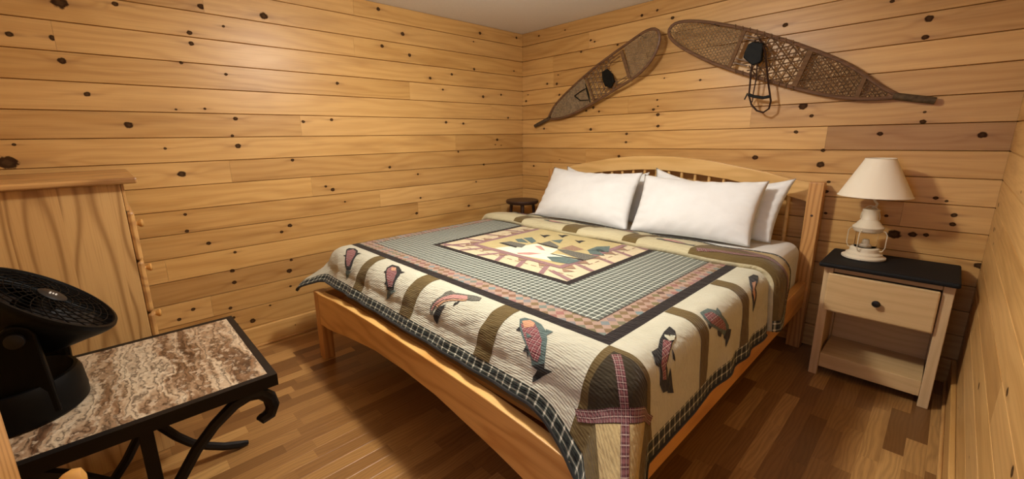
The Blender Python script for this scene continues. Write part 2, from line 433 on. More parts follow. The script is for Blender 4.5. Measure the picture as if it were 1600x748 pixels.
def row_of(z): return int(math.floor((z-Z0)/PITCH_W))
def joints_from(px, fn, ax):
    d = {}
    for p in px:
        q = fn(p[0], p[1], 0.0); r = row_of(q[2]); d.setdefault(r, []).append(abs(q[ax]))
    return d
def knots_from(px, fn, ax, plane=0.0):
    out = []
    for (x, y, s) in px:
        q = fn(x, y, plane); dist = np.linalg.norm(q-CAM)
        out.append((float(q[ax]), float(q[2]), s/FPX*dist*0.52))
    return out
# joints and knots read off the photograph (pixel x, y, radius)
JL = [(640, 142), (470, 195), (360, 265), (768, 175), (712, 223), (653, 318), (552, 60), (262, 430), (783, 325)]
JB = [(865, 125), (986, 142), (1173, 185), (1291, 215), (915, 242), (862, 262), (920, 60)]
KL = [(93, 4, 11), (180, 6, 5), (314, 10, 6), (349, 41, 3), (296, 51, 5), (299, 68, 5), (97, 95, 6), (110, 120, 3), (283, 98, 3.5),
      (353, 116, 3.5), (136, 147, 5), (275, 171, 2.5), (320, 170, 3), (201, 195, 7), (368, 185, 5), (363, 212, 3.5), (372, 228, 6), (258, 232, 3),
      (12, 254, 13), (48, 257, 3), (22, 226, 3), (284, 272, 7), (383, 275, 3), (458, 269, 3.5), (412, 25, 8), (591, 14, 4.5), (629, 53, 5), (597, 72, 4.5),
      (640, 86, 4.5), (531, 71, 2.5), (493, 76, 2.5), (579, 77, 2), (599, 91, 2), (672, 122, 4), (706, 116, 3.5), (741, 108, 3.5), (750, 52, 4), (807, 59, 3),
      (739, 124, 2), (766, 124, 2), (789, 120, 2.5), (746, 97, 1.8), (803, 105, 2), (803, 111, 2.2), (740, 65, 2), (430, 131, 3), (527, 130, 4), (605, 128, 3),
      (692, 140, 3), (755, 151, 4), (783, 148, 3), (474, 190, 4), (518, 187, 4), (597, 206, 3), (655, 198, 2), (655, 204, 2), (697, 191, 4), (724, 193, 3.5),
      (771, 193, 2), (794, 184, 3), (777, 218, 4), (774, 226, 1.8), (783, 227, 1.8), (716, 237, 3), (724, 251, 2), (457, 250, 4), (458, 268, 3.5), (507, 261, 2),
      (609, 261, 4), (653, 272, 3), (574, 253, 1.6), (756, 257, 3), (728, 273, 2), (509, 291, 3.5), (520, 296, 5), (289, 335, 3.5), (292, 361, 4), (453, 352, 5),
      (440, 362, 4), (326, 380, 4.5), (539, 315, 2.5), (568, 337, 2), (657, 309, 3), (651, 333, 4), (744, 284, 2.5), (367, 394, 3.5), (363, 423, 5), (366, 441, 5),
      (452, 423, 6), (418, 426, 2.5), (455, 406, 3.5), (454, 447, 3), (302, 483, 4), (360, 481, 4), (280, 499, 4), (395, 501, 6), (365, 496, 3.5), (370, 507, 3.5), (428, 493, 2), (422, 477, 2.5)]
KB = [(842, 56, 2.5), (923, 63, 3), (929, 65, 2.6), (883, 47, 2), (908, 81, 3), (965, 70, 3), (1003, 24, 3.5), (1027, 16, 2.8), (1051, 28, 4), (866, 97, 2),
      (872, 117, 2), (855, 131, 3), (870, 131, 3.5), (825, 148, 2), (822, 158, 3), (927, 168, 4), (922, 187, 3), (874, 148, 3), (936, 174, 3), (916, 173, 3),
      (1027, 156, 2.5), (1028, 166, 2), (1021, 171, 3.5), (1028, 179, 4.5), (1032, 190, 2), (1028, 197, 4), (850, 201, 3), (923, 202, 4), (905, 212, 3), (846, 222, 2),
      (924, 219, 2), (979, 209, 3.5), (978, 222, 3.5), (1007, 209, 2.6), (1038, 207, 3), (1073, 205, 2), (1107, 204, 3), (1104, 212, 2.6), (1172, 211, 3), (1129, 235, 2.8),
      (1180, 246, 6), (967, 244, 4), (834, 259, 3), (1094, 125, 3), (1038, 122, 2), (1133, 185, 2), (1343, 34, 3.4), (1364, 12, 3.2), (1394, 18, 3), (1394, 2, 3.5),
      (1452, 29, 6), (1446, 58, 5), (1227, 39, 5), (1285, 39, 2), (1255, 166, 8), (1268, 181, 4), (1445, 175, 2.4), (1445, 181, 2.4), (1442, 190, 4.5), (1244, 206, 4),
      (1243, 221, 3.5), (1375, 209, 4.5), (1535, 211, 6), (1282, 257, 7), (1286, 235, 4), (1295, 284, 3.4), (1462, 309, 4), (1479, 314, 2.5), (1291, 299, 4), (1385, 337, 3),
      (1491, 336, 4.5), (1488, 350, 4.5), (1397, 366, 10), (1426, 366, 6), (1447, 367, 4), (1530, 415, 6), (1290, 333, 3)]
TL = [(12, 1.9, 0.10), (12, 1.0, -0.35), (11, 0.3, -0.3), (10, 1.2, -0.3), (3, 2.95, 0.35)]
TB = [(9, 2.7, 0.50), (8, 1.4, 0.12), (15, 0.4, 0.12), (16, 0.4, 0.2), (14, 0.5, 0.15), (9, 1.2, -0.15), (10, 1.2, -0.2)]
wall('wall_left', 1, DEP, 0.0, 1, joints_from(JL, at_x, 1), knots_from(KL, at_x, 1), TL, 3)
wall('wall_back', 0, W, 0.0, -1, joints_from(JB, at_y, 0), knots_from(KB, at_y, 0), TB, 5)
wall('wall_right', 1, DEP, W, -1, {}, [], [], 11)
wall('wall_front', 0, W, -DEP, 1, {}, [], [], 12)

# window in the wall behind the photographer
wf = MB(); x0, x1, z0, z1, y0 = 2.22, 2.88, 0.93, 1.77, -DEP
for b in ((x0-.07, x1+.07, z0-.07, z0), (x0-.07, x1+.07, z1, z1+.07), (x0-.07, x0, z0, z1), (x1, x1+.07, z0, z1), ((x0+x1)/2-.015, (x0+x1)/2+.015, z0, z1)):
    wf.box(b[0], b[1], y0+0.001, y0+0.02, b[2], b[3])
win = struct('window_1', wf, M_chest_x, bevel=0.003)
n = NT('window_glass_daylight', 0.1); n.color(srgb('#9FB4E0')); n.b.inputs['Emission Color'].default_value = (0.45, 0.58, 1, 1); n.b.inputs['Emission Strength'].default_value = 0.6
part('pane', MB().box(x0, x1, y0+0.002, y0+0.008, z0, z1), n.m, win)

def board(name, mb, mat, seed=1.0):
    o = struct(name, mb, mat, bevel=0.004); o['seed'] = seed; o['tint'] = 0.0
    for q in range(4): o['knot%d' % q] = [99.0, 99.0, 0.001]
    return o
o = board('baseboard_left', MB().box(0.0005, 0.019, -DEP, -0.0, 0.002, 0.134), M_plank_y, 2.2)
o['knot0'] = [-2.30, 0.075, 0.004]; o['tint'] = -0.1
board('baseboard_back', MB().box(0.019, W-0.019, -0.019, -0.0005, 0.002, 0.134), M_plank_x, 4.1)
board('baseboard_right', MB().box(W-0.019, W-0.0005, -DEP, -0.0, 0.002, 0.134), M_plank_y, 5.3)
struct('trim_1', MB().box(W-0.032, W-0.0192, -DEP+0.02, -0.02, 0.001, 0.022), M_chest_y, bevel=0.005)
struct('trim_2', MB().box(0.0192, 0.030, -DEP+0.02, -0.02, 0.001, 0.016), M_chest_y, bevel=0.004)

# laminate floor: three-strip boards, strips built one by one
def strip_mesh():
    e = 0.0012; h = 0.011
    vv = [(x, y, z) for z in (0,) for x in (0, 1) for y in (0, 1)]
    mb = MB()
    mb.add([(0, 0, -h), (1, 0, -h), (1, 1, -h), (0, 1, -h), (0, 0, -0.0006), (1, 0, -0.0006), (1, 1, -0.0006), (0, 1, -0.0006),
            (0.010, 0.002, -0.0003), (0.990, 0.002, -0.0003), (0.990, 0.998, -0.0003), (0.010, 0.998, -0.0003)],
           [(0, 1, 2, 3), (0, 4, 5, 1), (1, 5, 6, 2), (2, 6, 7, 3), (3, 7, 4, 0), (4, 8, 9, 5), (5, 9, 10, 6), (6, 10, 11, 7), (7, 11, 8, 4), (8, 11, 10, 9)])
    return mb.mesh('floor_strip')
SM = strip_mesh(); SM.materials.append(M_floor)
rg = random.Random(21)
SWD = 0.0643
strips = []
for i in range(48):
    x0 = i*SWD
    y = -rg.uniform(0.0, 0.4); cuts = [0.0]
    while y > -DEP: cuts.append(y); y -= rg.uniform(0.20, 0.47)
    cuts.append(-DEP)
    for a, b in zip(cuts[:-1], cuts[1:]):
        if a-b < 0.01: continue
        strips.append((x0, b, SWD, a-b, rg.uniform(0, 9), min(1, max(0, rg.gauss(0.55, 0.27)))))
def vis(s):
    cx_, cy_ = s[0]+s[2]/2, s[1]+s[3]/2
    under = 0.55 < cx_ < 2.3 and cy_ > -2.15
    q = AX @ (np.array([cx_, cy_, 0])-CAM)
    if q[2] < 0.05: return 0
    px, py = CX+FPX*q[0]/q[2], CY-FPX*q[1]/q[2]
    infr = -60 < px < 1660 and py < 830
    return (0 if under or not infr else 1)/(np.linalg.norm(np.array([cx_, cy_, 0])-CAM))
strips.sort(key=lambda s: -vis(s))
for s in strips[:300]:
    if vis(s) <= 0: break
    o = bpy.data.objects.new('floor_strip', SM); COL.objects.link(o); o.parent = floor
    o.location = (s[0], s[1], 0); o.scale = (s[2], s[3], 1); o['seed'] = s[4]; o['tone'] = s[5]
rest = [s for k, s in enumerate(strips) if k >= 300 or vis(s) <= 0]
mb = MB()
for s in rest: mb.box(s[0]+.0004, s[0]+s[2]-.0004, s[1]+.0004, s[1]+s[3]-.0004, -0.011, -0.0001)
o = part('floor_strips', mb, M_floor, floor, kind='stuff'); o['seed'] = 3.0; o['tone'] = 0.5

# flush ceiling light (above the frame)
cl = thing('ceiling_light', 'round flush ceiling light with frosted glass bowl', 'ceiling light', (LAMP[0], LAMP[1], H))
part('base_plate', MB().lathe([(0.16, -0.018), (0.165, -0.009), (0.16, -0.0005)], (LAMP[0], LAMP[1], H), 32), M_wire, cl, True)
n = NT('lit_frosted_glass', 0.4); n.color((0.9, 0.85, 0.75)); n.b.inputs['Emission Color'].default_value = (1, 0.92, 0.8, 1); n.b.inputs['Emission Strength'].default_value = 9.0
sh = part('glass_bowl', MB().lathe([(0.14, -0.0185), (0.145, -0.022), (0.14, -0.03), (0.12, -0.034)], (LAMP[0], LAMP[1], H), 32), n.m, cl, True)

# ------------------------------------------------------------------ bed frame
BC = 1.4325
bed = thing('bed', 'wide honey pine bed frame with arched spindle headboard under the quilt', 'bed', (BC, -1.17, 0))
XL, XR = 0.425, 2.44
def post(x0, x1, y0, y1, z1, nm): return part(nm, MB().box(x0, x1, y0, y1, 0.0, z1), M_bed_z, bed, bevel=0.004)
post(XR-0.072, XR, -0.105, -0.035, 1.022, 'headboard_post'); post(XL, XL+0.072, -0.105, -0.035, 1.022, 'headboard_post')
post(XR-0.072, XR, -2.29, -2.225, 0.43, 'leg'); post(XL, XL+0.072, -2.29, -2.225, 0.43, 'leg')
topc = [(0, 1.153), (.12, 1.151), (.23, 1.145), (.39, 1.127), (.54, 1.100), (.66, 1.078), (.74, 1.062), (.80, 1.045), (.86, 1.030), (.9355, 1.022)]
botc = [(0, 1.055), (.13, 1.050), (.31, 1.034), (.50, 1.012), (.60, .992), (.70, .968), (.78, .948), (.84, .932), (.88, .922), (.9355, .908)]
def interp(c, x): return float(np.interp(abs(x), [p[0] for p in c], [p[1] for p in c]))
xs = np.linspace(-.9355, .9355, 61)
part('top_rail', MB().strip([(BC+x, interp(botc, x)) for x in xs], [(BC+x, interp(topc, x)) for x in xs], -0.092, -0.05), M_hb_x, bed, bevel=0.003,
     label='arched pale pine top rail')
part('lower_rail', MB().box(XL+.072, XR-.072, -0.088, -0.052, 0.40, 0.50), M_hb_x, bed, bevel=0.003)
for k in range(19):
    x = BC-0.0935*9+0.0935*k
    part('spindle', MB().tube([(x, -0.07, 0.498), (x, -0.07, 0.75), (x, -0.07, interp(botc, x-BC)+0.004)], 0.0105, 10), M_hb_x, bed, True)
for sx in (XR-0.055, XL+0.015):
    part('side_rail', MB().box(sx, sx+0.04, -2.228, -0.102, 0.268, 0.425), M_bed_y, bed, bevel=0.004)
# arched foot rail
ftop = [(0, .467), (.3, .465), (.55, .458), (.75, .445), (.88, .433), (.9355, .43)]
fbot = [(0, .335), (.25, .327), (.45, .300), (.6, .278), (.75, .250), (.84, .238), (.9355, .234)]
part('foot_rail', MB().strip([(BC+x, interp(fbot, x)) for x in xs], [(BC+x, interp(ftop, x)) for x in xs], -2.291, -2.247), M_bed_x, bed, bevel=0.004)
pl = MB()
for k in range(14): y = -0.2-0.145*k; pl.box(XL+.056, XR-.056, y-0.045, y+0.045, 0.345, 0.363)
for k in range(14):
    y = -0.2-0.145*k; part('bed_slat', MB().box(XL+.056, XR-.056, y-0.045, y+0.045, 0.345, 0.363), M_bed_x, bed)
part('knot', MB().lathe([(0.007, 0), (0.005, 0.0006)], (2.44-0.036, -0.1050, 0.83), 12, (0, -1, 0)), plain('knot_brown', srgb('#3A2114'), 0.5), bed)

# mattress: rounded box
def rbox(x0, x1, y0, y1, z0, z1, r):
    bm = bmesh.new(); bmesh.ops.create_cube(bm, size=1)
    for v in bm.verts: v.co = Vector(((x0+x1)/2+v.co.x*(x1-x0), (y0+y1)/2+v.co.y*(y1-y0), (z0+z1)/2+v.co.z*(z1-z0)))
    bmesh.ops.bevel(bm, geom=bm.edges[:], offset=r, segments=6, affect='EDGES', profile=0.5)
    mb = MB(); bm.verts.index_update(); mb.add([v.co[:] for v in bm.verts], [[v.index for v in f.verts] for f in bm.faces]); bm.free(); return mb
o = part('mattress', rbox(0.485, 2.385, -2.135, -0.115, 0.364, 0.672, 0.07), M_sheet, None, True)
tag(o, 'thick mattress in white fitted sheet on the pine bed frame', 'mattress')

# ------------------------------------------------------------------ quilt
ZT = 0.688
UXL, UXR, VY = 0.52, 2.355, 2.085
QC_U, QC_V, QA, QB, WB = 1.38, 1.22, 0.915, 0.846, 0.456
V_FOOT = QC_V+QB            # 2.066
KF = 0.63
KS = 0.88
def smst(x, a, b):
    t = np.clip((x-a)/(b-a), 0, 1); return t*t*(3-2*t)
_rng = np.random.RandomState(4)
WV = [(_rng.uniform(26, 110), _rng.uniform(0, 2*PI), _rng.uniform(0, 2*PI), _rng.uniform(0.5, 1)) for _ in range(16)]
def wrinkle(u, v):
    s = 0
    for f_, a, p, w in WV: s = s+w*np.sin(f_*(u*math.cos(a)+v*math.sin(a))+p+1.3*np.sin(9*u+5*v+p))/f_*22
    return s/8
def qS(u, v):
    """cloth coordinates (u across, v towards the foot) -> world"""
    u = np.asarray(u, float); v = np.asarray(v, float)
    k = KF+(1-KF)*np.maximum(smst(u, 2.13, 2.50), 0.0)
    b0 = np.maximum(v-V_FOOT, 0)*k
    vv = np.where(v > V_FOOT, V_FOOT+b0, v)
    b = np.maximum(vv-VY, 0); aR = np.maximum(u-UXR, 0)*(KS+(1-KS)*smst(v, 2.1, 2.4)); aL = np.maximum(UXL-u, 0)*0.75
    a = aR+aL; sg = np.where(u > UXR, 1.0, -1.0)
    r = np.sqrt(a*a+b*b)+1e-9
    nx, ny = a/r, b/r
    n4 = (nx**4+ny**4)**0.25+1e-9; mx_, my_ = nx/n4, ny/n4
    rho = 0.075+(0.125-0.075)*ny**2
    al = np.where(u > UXR, 0.05, 0.35)
    slope = al+(0.62-al)*ny**2
    qa = rho*PI/2*0.94
    t = np.minimum(r, qa)/rho
    ang = np.arctan2(1.0, slope)
    h = rho*np.sin(t); d = rho*(1-np.cos(t))
    e = np.maximum(r-qa, 0)
    h = h+e*np.cos(ang); d = d+e*np.sin(ang)
    s2 = 2*nx*ny
    bump = s2*smst(d, 0.08, 0.24)
    X = np.clip(u, UXL, UXR)+sg*(mx_*h+bump*0.035)
    Y = -(np.minimum(vv, VY)+my_*h+bump*0.092)
    Z = ZT-d
    # soft wrinkles, stronger on the foot drape
    amp = 0.0020+0.0135*smst(vv, 2.05, 2.22)*(1-0.5*smst(u, 2.2, 2.5))+0.003*smst(u, 2.36, 2.6)
    w = wrinkle(u, v)*amp
    # vertical folds of the hanging side and the corner
    w = w+0.008*smst(d, 0.08, 0.3)*np.sin(17*v+3*np.sin(5*v))*nx**2+0.007*smst(b, 0.06, 0.2)*np.sin(24*u+2*np.sin(7*u))*ny**2
    cr = smst(d, 0.10, 0.35)*s2*0.012*np.sin(np.arctan2(b, a+1e-6)*9)
    w = w+cr
    den = np.sqrt((d/0.1)**2+1); wz = 1/den; wh = np.sqrt(1-wz**2)
    X = X+sg*nx*wh*w; Y = Y-ny*wh*w; Z = Z+wz*w
    return np.stack([X, Y, Z], -1)
def qN(u, v, fn=qS):
    e = 0.003
    du = fn(np.asarray(u)+e, v)-fn(np.asarray(u)-e, v); dv = fn(u, np.asarray(v)+e)-fn(u, np.asarray(v)-e)
    nn = np.cross(dv, du); nn /= np.linalg.norm(nn, axis=-1, keepdims=True)+1e-12
    nn = np.where(nn[..., 2:3] < -0.3, -nn, nn)
    return nn
VF = 0.93          # fold line
def qF(u, v):
    """the turned-back head border lying on top: v from 0.64 (back edge) to 0.955 (rolled front)"""
    u = np.asarray(u, float); v = np.asarray(v, float)
    wav = 0.012*np.sin(6*u+1)+0.008*np.sin(15*u)
    base = qS(u, v+wav)
    nn = qN(u, v+wav)
    t = np.clip((v-0.64)/0.315, 0, 1)
    lift = 0.010+0.034*np.sin(np.clip(t, 0, 1)*PI*0.62)**1.3
    lift = np.where(t > 0.86, lift*np.sqrt(np.clip(1-((t-0.86)/0.14)**2, 0, 1)), lift)
    lift = lift+0.003*np.sin(21*u+7*v)*(t < .9)
    return base+nn*lift[..., None]
GS = 0.0125
def grid_lines(a, b): return np.arange(math.ceil(a/GS)*GS, b, GS)
def uvmesh(name, pts, faces, uvs, mat, parent, label=None, kind=None):
    me = bpy.data.meshes.new(name)
    off = np.array(root_off(parent))
    me.from_pydata([tuple(p-off) for p in pts], [], faces)
    ul = me.uv_layers.new(name='UVMap')
    li = np.zeros(len(me.loops), dtype=np.int32); me.loops.foreach_get('vertex_index', li)
    ul.data.foreach_set('uv', np.asarray(uvs, dtype=np.float32)[li].ravel())
    me.materials.append(mat); me.shade_smooth(); me.update()
    o = bpy.data.objects.new(name, me); COL.objects.link(o); o.parent = parent
    if label: o['label'] = label
    if kind: o['kind'] = kind
    return o
def sheet(name, u0, u1, v0, v1, fn, mat, parent, lift=0.0, su=None):
    us = np.concatenate([[u0], grid_lines(u0+1e-4, u1-1e-4), [u1]]); vv_ = np.concatenate([[v0], grid_lines(v0+1e-4, v1-1e-4), [v1]])
    U, V = np.meshgrid(us, vv_, indexing='ij'); Pt = fn(U, V)
    if lift: Pt = Pt+qN(U, V, fn)*lift
    nu, nv = U.shape
    idx = np.arange(nu*nv).reshape(nu, nv)
    fc = np.stack([idx[:-1, :-1], idx[1:, :-1], idx[1:, 1:], idx[:-1, 1:]], -1).reshape(-1, 4)[:, ::-1]
    fc = np.stack([idx[:-1, :-1], idx[:-1, 1:], idx[1:, 1:], idx[1:, :-1]], -1).reshape(-1, 4)
    return uvmesh(name, Pt.reshape(-1, 3), [tuple(map(int, f)) for f in fc], np.stack([U, V], -1).reshape(-1, 2), mat, parent)
def patch(name, poly, mat, parent, lift=0.0013, fn=None, label=None):
    fn = fn or qS
    bm = bmesh.new(); f = bm.faces.new([bm.verts.new((p[0], p[1], 0)) for p in poly])
    bmesh.ops.triangulate(bm, faces=bm.faces[:])
    us = [p[0] for p in poly]; vs_ = [p[1] for p in poly]
    for x in grid_lines(min(us), max(us)): bmesh.ops.bisect_plane(bm, geom=bm.verts[:]+bm.edges[:]+bm.faces[:], plane_co=(x, 0, 0), plane_no=(1, 0, 0), dist=1e-6)
    for y in grid_lines(min(vs_), max(vs_)): bmesh.ops.bisect_plane(bm, geom=bm.verts[:]+bm.edges[:]+bm.faces[:], plane_co=(0, y, 0), plane_no=(0, 1, 0), dist=1e-6)
    bm.verts.index_update()
    co = np.array([v.co[:2] for v in bm.verts]); faces = [tuple(v.index for v in f.verts) for f in bm.faces]; bm.free()
    Pt = fn(co[:, 0], co[:, 1])+qN(co[:, 0], co[:, 1], fn)*lift
    return uvmesh(name, Pt, faces, co, mat, parent, label)

# inverse map: photo pixel -> cloth coordinates
_gu, _gv = np.meshgrid(np.arange(0.25, 2.80, 0.006), np.arange(0.6, 2.51, 0.006), indexing='ij')
_gp = qS(_gu, _gv); _q = (_gp-CAM) @ AX.T
_px = np.stack([CX+FPX*_q[..., 0]/_q[..., 2], CY-FPX*_q[..., 1]/_q[..., 2]], -1); _dep = _q[..., 2]
def cloth(x, y):
    d = np.hypot(_px[..., 0]-x, _px[..., 1]-y)
    c = d+8*(_dep-_dep[d < d.min()+4].min())
    i = np.unravel_index(np.argmin(c), c.shape); p = np.array([_gu[i], _gv[i]])
    for _ in range(6):
        def pr(p_):
            q = AX @ (qS(p_[0], p_[1])-CAM); return np.array([CX+FPX*q[0]/q[2], CY-FPX*q[1]/q[2]])
        e = pr(p)-np.array([x, y]); h = 1e-3
        J = np.stack([(pr(p+[h, 0])-pr(p))/h, (pr(p+[0, h])-pr(p))/h], 1)
        try: st = np.linalg.solve(J, e)
        except Exception: break
        st = np.clip(st, -0.01, 0.01); p = p-st
    if np.hypot(*(p-np.array([_gu[i], _gv[i]]))) > 0.05: p = np.array([_gu[i], _gv[i]])
    return (float(p[0]), float(p[1]))
def crop_poly(pts, ox, oy, sc): return [cloth(ox+a*sc, oy+b*sc) for a, b in pts]

def weave(n, U, V, period, lo_=0.35):
    su = n.m2('FRACT', n.m2('DIVIDE', U, period)); sv = n.m2('FRACT', n.m2('DIVIDE', V, period))
    return su, sv
CREAM, OLIVE, DKB = srgb('#BFAF94'), srgb('#5C4C2C'), srgb('#1E1917')
def quilting(n, U, V, k=1.0):
    s1 = n.sin(n.add(n.mul(V, 520.0), n.mul(n.noise(n.vec(U, V, 0.0), 11, 2), 9.0)))
    puck = n.noise(n.vec(n.mul(U, 1.0), n.mul(n.add(V, n.mul(U, 0.35)), 3.0), 0.0), 17, 4, 0.62)
    fold = n.noise(n.vec(n.mul(n.add(U, n.mul(V, 0.6)), 2.2), n.mul(V, 0.9), 3.0), 9, 2, 0.5)
    return n.add(n.add(n.mul(s1, 0.14*k), n.mul(puck, 2.0)), n.mul(fold, 1.6))
def fabric(name, fn_, rough=0.88, bstr=0.9):
    n = NT(name, rough, 0.2); q = n.sep(n.uv()); U, V = q[0], q[1]
    n.color(fn_(n, U, V)); n.bump(quilting(n, U, V), bstr, 0.004)
    n.b.inputs['Sheen Weight'].default_value = 0.1
    return n.m
def f_plaid(c0, c1, c2, per, w=0.3):
    def g(n, U, V):
        su, sv = weave(n, U, V, per)
        a = n.lt(su, w); b = n.lt(sv, w)
        c = n.mix(n.mul(n.add(a, b), 0.5), c0, c1)
        t1 = n.lt(n.ab(n.sub(su, 0.72)), 0.06); t2 = n.lt(n.ab(n.sub(sv, 0.72)), 0.06)
        return n.mix(n.mul(n.mx(t1, t2), 0.6), c, c2)
    return g
def gingham(n, U, V):
    U = n.add(U, 0.0); per = 0.0275
    su, sv = weave(n, U, V, per)
    a = n.lt(su, 0.20); b = n.lt(sv, 0.20)
    ha = n.lt(n.ab(n.sub(su, 0.55)), 0.06); hb = n.lt(n.ab(n.sub(sv, 0.55)), 0.06)
    c = n.mix(n.mul(n.mx(ha, hb), 0.3), srgb('#434A43'), srgb('#7C8176'))
    c = n.mix(n.mul(n.mx(a, b), 0.75), c, srgb('#B9BEB0'))
    return n.mix(n.mul(a, b), c, srgb('#E2E2D2'))
def checker(n, U, V):
    per = 0.040
    A = n.m2('DIVIDE', n.add(U, V), per); B = n.m2('DIVIDE', n.sub(U, V), per)
    fa = n.m2('FLOOR', A); fb = n.m2('FLOOR', B)
    wn = n.new('ShaderNodeTexWhiteNoise'); wn.noise_dimensions = '2D'; n.put(wn.inputs['Vector'], n.vec(fa, fb, 0.0))
    par = n.m2('MODULO', n.add(fa, n.add(fb, 200.0)), 2.0)
    rc = n.ramp(wn.outputs[0], [(0.0, srgb('#7A5A48')), (0.3, srgb('#6E6440')), (0.55, srgb('#6B7F80')), (0.8, srgb('#8A5F58')), (1.0, srgb('#5B4636'))])
    pm = n.m2('MODULO', n.add(n.add(fa, fb), 400.0), 2.0)
    return n.mix(n.gt(pm, 0.5), srgb('#9C8474'), rc)
def f_hem(n, U, V):
    su, sv = weave(n, U, V, 0.037)
    a = n.lt(n.ab(n.sub(su, 0.5)), 0.10); b = n.lt(n.ab(n.sub(sv, 0.5)), 0.10)
    a3 = n.lt(n.ab(n.sub(su, 0.5)), 0.035); b3 = n.lt(n.ab(n.sub(sv, 0.5)), 0.035)
    a2 = n.lt(n.ab(n.sub(su, 0.02)), 0.20); b2 = n.lt(n.ab(n.sub(sv, 0.02)), 0.20)
    c = n.mix(n.mul(n.add(a2, b2), 0.5), srgb('#2C322C'), srgb('#121212'))
    c = n.mix(n.mul(n.mx(a, b), 0.30), c, srgb('#B8BAA4'))
    c = n.mix(n.mul(n.mx(a3, b3), 0.35), c, srgb('#DAD8C4'))
    return n.mix(n.mul(a, b), c, srgb('#DEDCC8'))
def f_lattice(n, U, V):
    per = 0.012
    su, sv = weave(n, U, V, 0.011)
    return n.mix(n.mul(n.lt(sv, 0.3), 0.0), srgb('#C2B494'), CREAM)
def quilt_field(n, U, V):
    du = n.ab(n.sub(U, QC_U)); dv = n.ab(n.sub(V, QC_V))
    m = n.mx(n.sub(du, QA), n.sub(dv, QB)); mi = n.sub(n.mx(du, dv), 0.505)
    c = f_lattice(n, U, V)
    c = n.mix(n.gt(mi, -0.035), c, DKB)
    c = n.mix(n.gt(mi, 0.0), c, gingham(n, U, V))
    line = n.lt(n.ab(n.add(m, 0.122)), 0.003)
    c = n.mix(n.gt(m, -0.12), c, checker(n, U, V)); c = n.mix(line, c, srgb('#3A2E26'))
    c = n.mix(n.gt(m, -0.047), c, DKB)
    cr = n.mix(n.noise(n.vec(U, V, 0.0), 6, 2), srgb('#B4B29C'), srgb('#C2C0AD'))
    c = n.mix(n.gt(m, 0.0), c, cr)
    c = n.mix(n.gt(m, WB-0.074), c, f_hem(n, U, V))
    return c
M_quilt = fabric('quilt_patchwork', quilt_field)
M_qcream = fabric('quilt_cream', lambda n, U, V: n.mix(n.noise(n.vec(U, V, 0.0), 6, 2), srgb('#AFA683'), srgb('#BDB594')))
M_olive = fabric('quilt_olive', lambda n, U, V: n.mix(n.noise(n.vec(U, V, 0.0), 9, 2), srgb('#574828'), srgb('#6A5934')))
M_dkolive = fabric('quilt_dark_brown', lambda n, U, V: n.mix(n.noise(n.vec(U, V, 0.0), 25, 2), srgb('#2E2718'), srgb('#3C3320')))
M_tan = fabric('quilt_tan', lambda n, U, V: n.mix(n.noise(n.vec(U, V, 0.0), 90, 3), srgb('#9C8558'), srgb('#BBA878')))
_rp = f_plaid(srgb('#42191F'), srgb('#7E5452'), srgb('#C8B4A6'), 0.0155, 0.42)
M_redplaid = fabric('red_plaid', lambda n, U, V: _rp(n, n.mul(n.add(U, V), 0.7071), n.mul(n.sub(U, V), 0.7071)))
M_fishplaid = fabric('fish_plaid', f_plaid(srgb('#662A34'), srgb('#94605E'), srgb('#C8B4A8'), 0.020, 0.35))
M_mauve = fabric('mauve_plaid', f_plaid(srgb('#745054'), srgb('#907070'), srgb('#B09890'), 0.013, 0.4))
M_hem = fabric('dark_plaid', f_hem)
M_teal = fabric('teal_cloth', lambda n, U, V: n.mix(n.noise(n.vec(U, V, 0.0), 60, 3), srgb('#3A4A48'), srgb('#6A7C76')))
M_ink = fabric('charcoal_cloth', lambda n, U, V: n.mix(n.noise(n.vec(U, V, 0.0), 150, 2), srgb('#1B1A1A'), srgb('#34332F')))
M_mottle = fabric('mottled_grey_cloth', lambda n, U, V: n.mix(n.ss(n.noise(n.vec(U, V, 0.0), 260, 2), 0.4, 0.6), srgb('#2E2E2C'), srgb('#7E7C6E')))
M_pink = fabric('dusty_pink_cloth', lambda n, U, V: n.mix(n.noise(n.vec(U, V, 0.0), 90, 2), srgb('#A5716A'), srgb('#BE958A')))
M_peach = fabric('peach_cloth', lambda n, U, V: n.mix(n.noise(n.vec(U, V, 0.0), 90, 2), srgb('#B58464'), srgb('#C59A7A')))
M_pale = fabric('pale_snow_cloth', lambda n, U, V: n.mix(n.noise(n.vec(U, V, 0.0), 30, 2), srgb('#C9CDB4'), srgb('#D6D8C2')))
M_sky = fabric('straw_cloth', lambda n, U, V: n.mix(n.noise(n.vec(U, V, 0.0), 30, 2), srgb('#AE9E6E'), srgb('#BAAC7C')))
M_browncl = fabric('brown_print_cloth', lambda n, U, V: n.mix(n.ss(n.noise(n.vec(U, V, 0.0), 200, 2), 0.4, 0.6), srgb('#80644F'), srgb('#9A7D68')))

U0, U1, V0, V1 = UXL-0.30, QC_U+QA+WB, 0.945, V_FOOT+WB
quilt = sheet('quilt', U0, U1, V0, V1, qS, M_quilt, None)
tag(quilt, 'cream patchwork quilt with trout appliques, olive stripes and dark plaid hem', 'quilt')
so = quilt.modifiers.new('thick', 'SOLIDIFY'); so.thickness = 0.009; so.offset = -1.0
# piping along the hem
vs_ = np.arange(V0, V1, 0.012); us_ = np.arange(U1, U0, -0.012)
hem = [qS(U1, v) for v in vs_]+[qS(u, V1) for u in us_]+[qS(U0, v) for v in vs_[::-1]]
part('piping', MB().tube(hem, 0.0055, 6), M_ink, quilt, True)
# left edge shows the dark plaid hem
patch('hem_band', [(U0, V0), (U0+0.055, V0), (U0+0.055, V1), (U0, V1)], M_hem, quilt)

